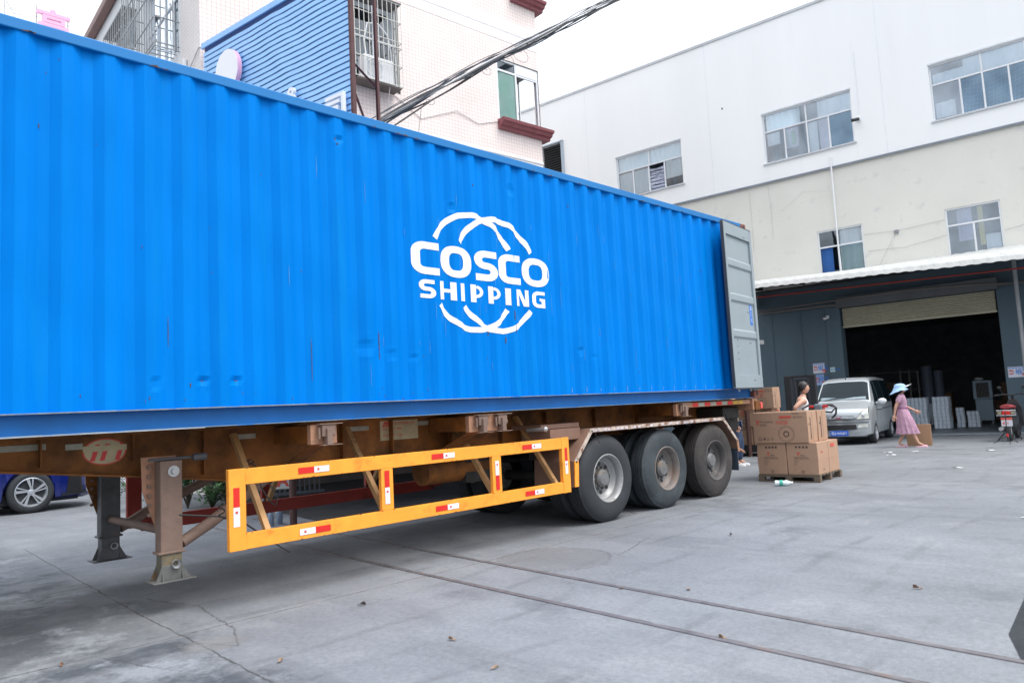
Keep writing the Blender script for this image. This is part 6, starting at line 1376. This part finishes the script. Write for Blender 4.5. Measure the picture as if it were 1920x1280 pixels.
mb.loft(rg, True, False); h = mb.build('sun_hat', HB, wo, smooth=True)
MB().loft([[(x, .10, cz+.03-.02*(x/.11)**2), (x, .10, cz+.022-.02*(x/.11)**2)] for x in (-.11,-.06,0,.06,.11)]+[], closed=False, caps=False).loft([[(-.11,.09,cz+.01),(-.06,.10,cz+.03),(0,.105,cz+.035),(.06,.10,cz+.03),(.11,.09,cz+.01)],[(-.085,.16,cz+.03),(-.045,.19,cz+.055),(0,.20,cz+.062),(.045,.19,cz+.055),(.085,.16,cz+.03)],[(-.05,.21,cz+.055),(-.03,.245,cz+.08),(0,.26,cz+.09),(.03,.245,cz+.08),(.05,.21,cz+.055)]], closed=False, caps=False).build('visor', HWm, h, smooth=True)
mb = MB(); mb.ball(HR @ Vector((0,.058,-.035)), .062, 2, (1.05,.85,.80)); mb.build('face_mask', pm('mask_blue', (.45,.62,.80), .8), wo, smooth=True)
mb = MB(); mb.ball(HR @ Vector((0,-.03,.0)), .092, 2, (.92,.95,1.15)); mb.build('hair', pm('hair_black', (.012,.011,.012), .5), wo, smooth=True)
SLP = pm('slipper_pink', (.66,.38,.46), .6)
shoe(wo, J['anR'][0], J['toR'][0], SLP, 'slipper', True); shoe(wo, J['anL'][0], J['toL'][0], SLP, 'slipper', True)
# man in a white vest at the pallet truck
JM = dict(pel=((0,-.02,.93),(.15,.11)), spi=((0,.0,1.12),(.13,.095)), che=((0,.02,1.30),(.155,.11)), nek=((0,.045,1.455),(.055,.055)), hed=((0,.065,1.51),(.05,.052)),
 shR=((.185,.0,1.385),.055), elR=((.25,-.20,1.245),.042), wrR=((.16,-.17,1.12),.03), shL=((-.185,.05,1.385),.055), elL=((-.22,.10,1.12),.042), wrL=((-.18,.20,.90),.03),
 hiR=((.10,-.02,.88),.10), knR=((.11,.02,.50),.065), caR=((.11,-.01,.36),.058), anR=((.11,-.05,.10),.04), toR=((.12,.06,.05),.035), hiL=((-.10,-.02,.88),.10), knL=((-.11,.10,.50),.065), caL=((-.11,.09,.36),.058), anL=((-.11,.06,.10),.04), toL=((-.12,.18,.05),.035))
ma, HR = person('man in a white sleeveless vest pulling the pallet truck behind the boxes', (13.68, .30, 0), rad(-139), JM, rad(-4), None); ma.scale = (.97, .97, .97)
VEST = pm('vest_white', (.78,.80,.82), .8, var=.04)
keep = lambda J, ks, g: {k: (J[k][0], tuple(v+g for v in (J[k][1] if isinstance(J[k][1], tuple) else (J[k][1],)*2))) for k in ks}
tors = keep(JM, ('spi','che','pel'), .026); tors['upR'] = ((.11,.02,1.415), .062); tors['upL'] = ((-.11,.05,1.415), .062)
mb = MB(); add_mesh(mb, skinned(tors, [('spi','che'),('spi','pel'),('che','upR'),('che','upL')])); mb.build('vest', VEST, ma, smooth=True)
def trousers(J, mat, t, g=.016, to='an'):
    k = keep(J, ('pel','hiR','knR','caR','anR','hiL','knL','caL','anL'), g); mb = MB(); add_mesh(mb, skinned(k, [('pel','hiR'),('hiR','knR'),('knR','caR'),('caR','anR'),('pel','hiL'),('hiL','knL'),('knL','caL'),('caL','anL')])); return mb.build('trousers', mat, t, smooth=True)
trousers(JM, pm('trouser_dark', (.05,.055,.07), .8), ma)
def hairmesh(HR, t, mat, z=.02):
    b = bmesh.new(); bmesh.ops.create_icosphere(b, subdivisions=3, radius=1); mb = MB(); vs = {}
    for v in b.verts:
        x, y, q = v.co; vs[v] = mb.bm.verts.new(HR @ Vector((x*.086, y*.106-.006, q*.127+.008+.003*math.sin(x*30+y*23))))
    for f in b.faces:
        c = f.calc_center_median()
        if c.z > .38 or (c.y < .42 and c.z > .05) or (c.y < .15 and c.z > -.35) or (c.y < -.4 and c.z > -.6): mb._f([vs[v] for v in f.verts])
    b.free(); bmesh.ops.delete(mb.bm, geom=[v for v in mb.bm.verts if not v.link_faces], context='VERTS'); o = mb.build('hair', mat, t, smooth=True); return o
HAIR = bpy.data.materials['hair_black']; hairmesh(HR, ma, HAIR)
SHW = pm('shoe_white', (.74,.75,.77), .5)
for s in ('R', 'L'): shoe(ma, JM['an'+s][0], JM['to'+s][0], BLACK)
# worker behind the trailer end
JW = dict(pel=((0,0,.92),(.14,.10)), spi=((0,-.01,1.10),(.12,.09)), che=((0,-.02,1.28),(.15,.10)), nek=((0,.01,1.42),(.05,.05)), hed=((0,.025,1.475),(.048,.05)),
 shR=((.18,-.02,1.36),.05), elR=((.22,.02,1.10),.04), wrR=((.22,.06,.86),.028), shL=((-.18,-.02,1.36),.05), elL=((-.22,.02,1.10),.04), wrL=((-.22,.06,.86),.028),
 hiR=((.09,0,.87),.10), knR=((.10,.05,.49),.066), caR=((.10,.02,.35),.058), anR=((.10,-.03,.10),.042), toR=((.11,.08,.05),.035), hiL=((-.09,0,.87),.10), knL=((-.10,.10,.49),.066), caL=((-.10,.08,.35),.058), anL=((-.10,.05,.10),.042), toL=((-.11,.16,.05),.035))
wk, HR = person('worker in dark jeans and white shoes, standing half hidden behind the trailer end', (14.62, 2.22, 0), rad(-155), JW, 0, None)
trousers(JW, pm('jeans', (.035,.06,.12), .85, var=.2, vs=12), wk)
tors = keep(JW, ('spi','che','pel','shR','elR','shL','elL'), .014)
mb = MB(); add_mesh(mb, skinned(tors, [('spi','che'),('spi','pel'),('che','shR'),('shR','elR'),('che','shL'),('shL','elL')])); mb.build('shirt', pm('shirt_green', (.06,.30,.24), .8), wk, smooth=True)
hairmesh(HR, wk, HAIR)
for s in ('R', 'L'): shoe(wk, JW['an'+s][0], JW['to'+s][0], SHW)

# ------------------------------------------------------------------ small things on the ground
bt = thing('plastic_bottle', 'crushed clear plastic bottle with a green label lying before the pallet', 'bottle', (11.52, -.26, .0), rad(-60)); bt.scale = (1.35, 1.35, 1.35)
PET = pm('pet_clear', (.70,.82,.84), .12, var=.1); 
MB().lathe([(.0001,-.10),(.030,-.098),(.034,-.08),(.028,-.05),(.035,-.02),(.027,.0),(.034,.03),(.028,.05),(.015,.075),(.013,.09)], (0,0,.036), 'X', 14).build('bottle', PET, bt, smooth=True)
MB().lathe([(.0355,-.045),(.036,-.01)], (0,0,.036), 'X', 14).build('label_wrap', pm('label_green', (.05,.42,.33), .5), bt, smooth=True); MB().cyl((.09,0,.036),(.105,0,.036),.015).build('cap', PLASTIC_W, bt)
LEAF = [pm('leaf_tan', (.26,.18,.12), .8), pm('leaf_dark', (.05,.04,.035), .9), pm('leaf_rust', (.20,.10,.06), .8)]
def leaf(x, y, k, lab, s=1):
    t = thing('fallen_leaf', lab, 'leaf', (x, y, .006), R_.uniform(0, 6), 'leaves fallen on the concrete'); L = R_.uniform(.028,.05)*s; w_ = L*R_.uniform(.25,.45); c = R_.uniform(.004,.015)
    rows = []
    for i in range(6):
        u = i/5; ww = w_*math.sin(math.pi*min(.98, max(.03, u)))**.7; rows.append([(L*(u-.5)*2, -ww, c*(1+math.sin(u*5))), (L*(u-.5)*2, 0, c*.3*(u*2)), (L*(u-.5)*2, ww, c*(1+.6*math.cos(u*4)))])
    MB().loft(rows, closed=False, caps=False).build('blade', LEAF[k], t)
LV_ = [(3.25,-.73,1,'dark curled leaf in front of the nearer rail'),(2.75,-1.1,1,'small dark leaf below the orange guard, left one'),(3.1,-2.0,0,'tan leaf on the open slab, left of the nearer rail'),(3.45,-2.3,0,'tan leaf low in the middle of the yard foreground'),(4.1,-3.35,0,'pale leaf between the two rails near the front'),(5.0,-2.55,0,'tan leaf lying beside the farther rail'),(4.75,-2.1,0,'pale leaf touching the farther rail'),(6.1,-2.3,0,'small leaf on open ground beyond the farther rail'),(5.9,-3.9,2,'rust coloured leaf at the right beyond the rails'),(4.55,-3.9,2,'rust coloured leaf between the rails at the right'),(7.2,-1.7,1,'dark speck leaf near the first wheel'),(6.4,-1.25,1,'dark leaf beside the round concrete patch'),(2.2,-1.45,0,'tan leaf on the crack at the bottom left'),(1.6,.5,2,'rust leaf on the stained slab at left'),(1.3,-.35,2,'leaf by the slab joint at the left edge'),(8.6,-3.6,1,'dark leaf far out on the open yard'),(9.6,-4.2,1,'second dark leaf far out on the open yard'),(3.3,3.0,0,'leaf on the ground behind the landing legs'),(2.9,-2.6,0,'tan leaf near the bottom edge of the view'),(5.6,-2.9,1,'dark leaf right of the farther rail')]
for (x, y, k, lab) in LV_[::2]+LV_[5:6]: leaf(x, y, k, lab, .8)
PAP = pm('paper_scrap', (.72,.73,.74), .8)
for i, (x, y, lab) in enumerate(((14.1,1.35,'white paper scrap by the mud flap'),(14.9,-1.9,'torn white scrap on the open yard right of the pallet'),(17.6,.1,'white scrap between the boxes and the woman'),(18.3,.4,'long white scrap in front of the van'),(18.6,-.1,'small white scrap before the van wheel'),(19.0,-1.5,'white scrap right of the woman'),(9.6,-3.9,'tiny white scrap far right'),(1.55,3.75,'white scrap on the slab joint at far left'))):
    t = thing('paper_scrap', lab, 'litter', (x, y, .005), R_.uniform(0, 6), 'paper scraps on the concrete')
    MB().loft([[(-.09,-.03,.0),(-.09,.03,.006)],[(-.02,-.045,.012),(-.03,.04,.004)],[(.04,-.02,.004),(.05,.035,.015)],[(.09,-.015,.0),(.10,.02,.004)]], closed=False, caps=False).build('scrap', PAP, t)
# plants, fence panel and clutter behind the trailer
GR = [pm('leaf_green_a', (.07,.17,.06), .5, var=.3, vs=8), pm('leaf_green_b', (.13,.25,.09), .5, var=.3, vs=8), pm('leaf_green_c', (.04,.10,.045), .5)]
def shrub(x, y, h, r, n, lab, seed):
    rr = random.Random(seed); t = thing('shrub', lab, 'plant', (x, y, 0), 0, 'shrubs at the foot of the tiled building'); st = MB(); tips = []
    for i in range(14):
        a = rr.uniform(0, 6.28); q = rr.uniform(.3, 1)*r; p = Vector((q*math.cos(a), q*math.sin(a), h*rr.uniform(.55, 1))); m_ = Vector((p.x*.35, p.y*.35, p.z*.6)); st.tube([(0,0,0), m_, p], [.012,.008,.003], 5); tips += [(m_, p)]
    st.build('stems', pm('stem', (.10,.08,.05), .8) if 'stem' not in bpy.data.materials else bpy.data.materials['stem'], t)
    lf = MB()
    for i in range(n):
        m_, p = tips[i % 14]; c = m_.lerp(p, rr.uniform(-.3, 1.1))+Vector((rr.gauss(0,.07), rr.gauss(0,.07), rr.gauss(0,.07))); c.z = max(.03, c.z)
        a, e = rr.uniform(0, 6.28), rr.uniform(-.5, .9); d = Vector((math.cos(a)*math.cos(e), math.sin(a)*math.cos(e), math.sin(e))); s_ = d.cross(Vector((0,0,1))).normalized(); L = rr.uniform(.05,.11); lf.k = rr.choice((0,0,1,2))
        lf.poly([c, c+d*L*.5+s_*L*.22, c+d*L, c+d*L*.5-s_*L*.22])
    lf.build('foliage', GR, t)
shrub(5.25, 7.9, 1.25, .65, 2600, 'loose green shrub left of the slatted fence panel', 1); shrub(5.95, 7.9, 1.35, .6, 2600, 'dense green shrub beside the slatted fence panel', 2); shrub(4.6, 8.7, .8, .4, 500, 'low shrub nearest the blue car', 3); shrub(6.7, 8.2, 1.1, .5, 1500, 'dark green shrub partly behind the metal fence panel', 4); shrub(5.45, 7.35, .5, .45, 700, 'small weeds at the slab edge under the trailer', 5)
fp = thing('fence_panel', 'grey metal fence panel of thin upright bars beside the shrubs', 'fence', (6.0, 7.3, 0), rad(-20))
g = MB()
for i in range(16): g.box(i*.09, i*.09+.022, 0, .02, .08, 1.35)
g.build('bars', pm('fence_grey', (.12,.13,.14), .6), fp); MB().box(-.03, 1.45, -.01, .03, 1.30, 1.36).box(-.03, 1.45, -.01, .03, .10, .15).build('rail', bpy.data.materials['fence_grey'], fp)
wb = thing('warning_board', 'white and red warning board leaning behind the orange guard', 'sign', (5.85, 5.7, .25), rad(-35))
MB().box(-.28, .28, 0, .02, .1, .75).build('board', pm('board_cream', (.55,.55,.50), .6), wb, bevel=.004); MB().box(-.25,-.22,-.02,.0,-.25,.1).box(.22,.25,-.02,.0,-.25,.1).build('legs', bpy.data.materials['steel_grey'], wb)
m_ = MB(); Wt = lambda x, z: Matrix.Translation((x, -.003, z)) @ Matrix.Rotation(rad(90), 4, 'X'); m_.text('W', .26, Wt(-.2, .45), bold=.01); m_.text('A', .26, Wt(.0, .15), bold=.01); m_.build('lettering', INK_R, wb)
for i, (x, y, c, lab) in enumerate(((5.0,4.35,0,'clear bottle with a red cap standing under the orange guard'),(5.12,4.22,1,'blue grey bottle beside the red capped one'),(4.95,4.15,1,'shorter blue grey bottle at the foot of the first brace'))):
    t = thing('drink_bottle', lab, 'bottle', (x, y, 0), 0, 'bottles under the guard'); h = .30-.04*i
    MB().lathe([(.0001,0),(.042,0),(.045,.03),(.045,h*.6),(.03,h*.8),(.016,h*.9),(.016,h)], (0,0,0), 'Z', 16).build('bottle', pm('bottle_grey', (.22,.28,.36), .15) if i == 0 else bpy.data.materials['bottle_grey'], t, smooth=True); MB().cyl((0,0,h),(0,0,h+.025),.02).build('cap', RED if c == 0 else PLASTIC_W, t)
cr = thing('rubble', 'broken bits of rubbish heaped at the foot of the fence', 'litter', (4.9, 5.9, 0)); tag(cr, None, None)
g = MB(); g2 = MB()
for i in range(60):
    a = R_.uniform(-1.0, 1.6); b = R_.gauss(0, .28); s_ = R_.uniform(.015, .05); (g if i % 3 else g2).box(a, a+s_*2, b, b+s_, 0, s_*R_.uniform(.4,1.4), M=Matrix.Translation((a,b,0)) @ Matrix.Rotation(R_.uniform(-.4,.4), 4, 'Y') @ Matrix.Rotation(R_.uniform(0,3), 4, 'Z') @ Matrix.Translation((-a,-b,0)))
o1 = g.build('fragments', pm('rubble_grey', (.25,.25,.26), .8, var=.5, vs=14), cr); o2 = g2.build('fragments_pale', PLASTIC_W, cr)
for o in (o1, o2): o['kind'] = 'stuff'

stack(-3.2, 6.0, 6, 2, 6, 'white paper roll in the back row, deeper inside than the two front stacks', 'rolls in the back row')
for i, (x, y, w_, h_, lab) in enumerate(((-2.1,9.0,.9,.8,'brown carton low in the dark interior, left of the air cooler'),(-1.2,9.4,1.0,1.5,'tall brown carton behind the air cooler'),(-4.0,9.0,1.1,1.2,'brown carton behind the grey upright rolls'),(-.7,8.6,.7,.9,'brown carton right of the air cooler in the dark'))):
    t = thing('storage_carton', lab, 'carton', bw(x, y, .012), RZ, 'cartons in the dark interior'); MB().box(0, w_, 0, .7, 0, h_).build('carton', CARD, t, bevel=.01); MB().box(0, w_, -.003, -.001, h_*.48, h_*.50).build('tape_line', CARD2, t)

g = MB()
for x in (2.675, 3.975, 4.107, 5.385, 5.515, 6.50):
    for z in (.963, .580):
        g.tube([(x-.004, -.002, z), (x+.004, -.002, z)], .004, 5)
for i in range(46):
    x = R_.uniform(2.6, 6.6); z = R_.choice((.455, .578, .965, 1.086))+R_.uniform(-.002, .004); blob_w = R_.uniform(.006,.03)
    g.poly([(x, -.0042, z), (x+blob_w, -.0042, z+R_.uniform(-.002,.002)), (x+blob_w*.8, -.0042, z+R_.uniform(.003,.009)), (x+blob_w*.2, -.0042, z+R_.uniform(.003,.007))])
g.bm.transform(MATRIX[tr.name].inverted()); go_ = g.build('paint_chips', pm('chip_brown', (.20,.08,.02), .8, var=.4, vs=30), bpy.data.objects['side_guard'])
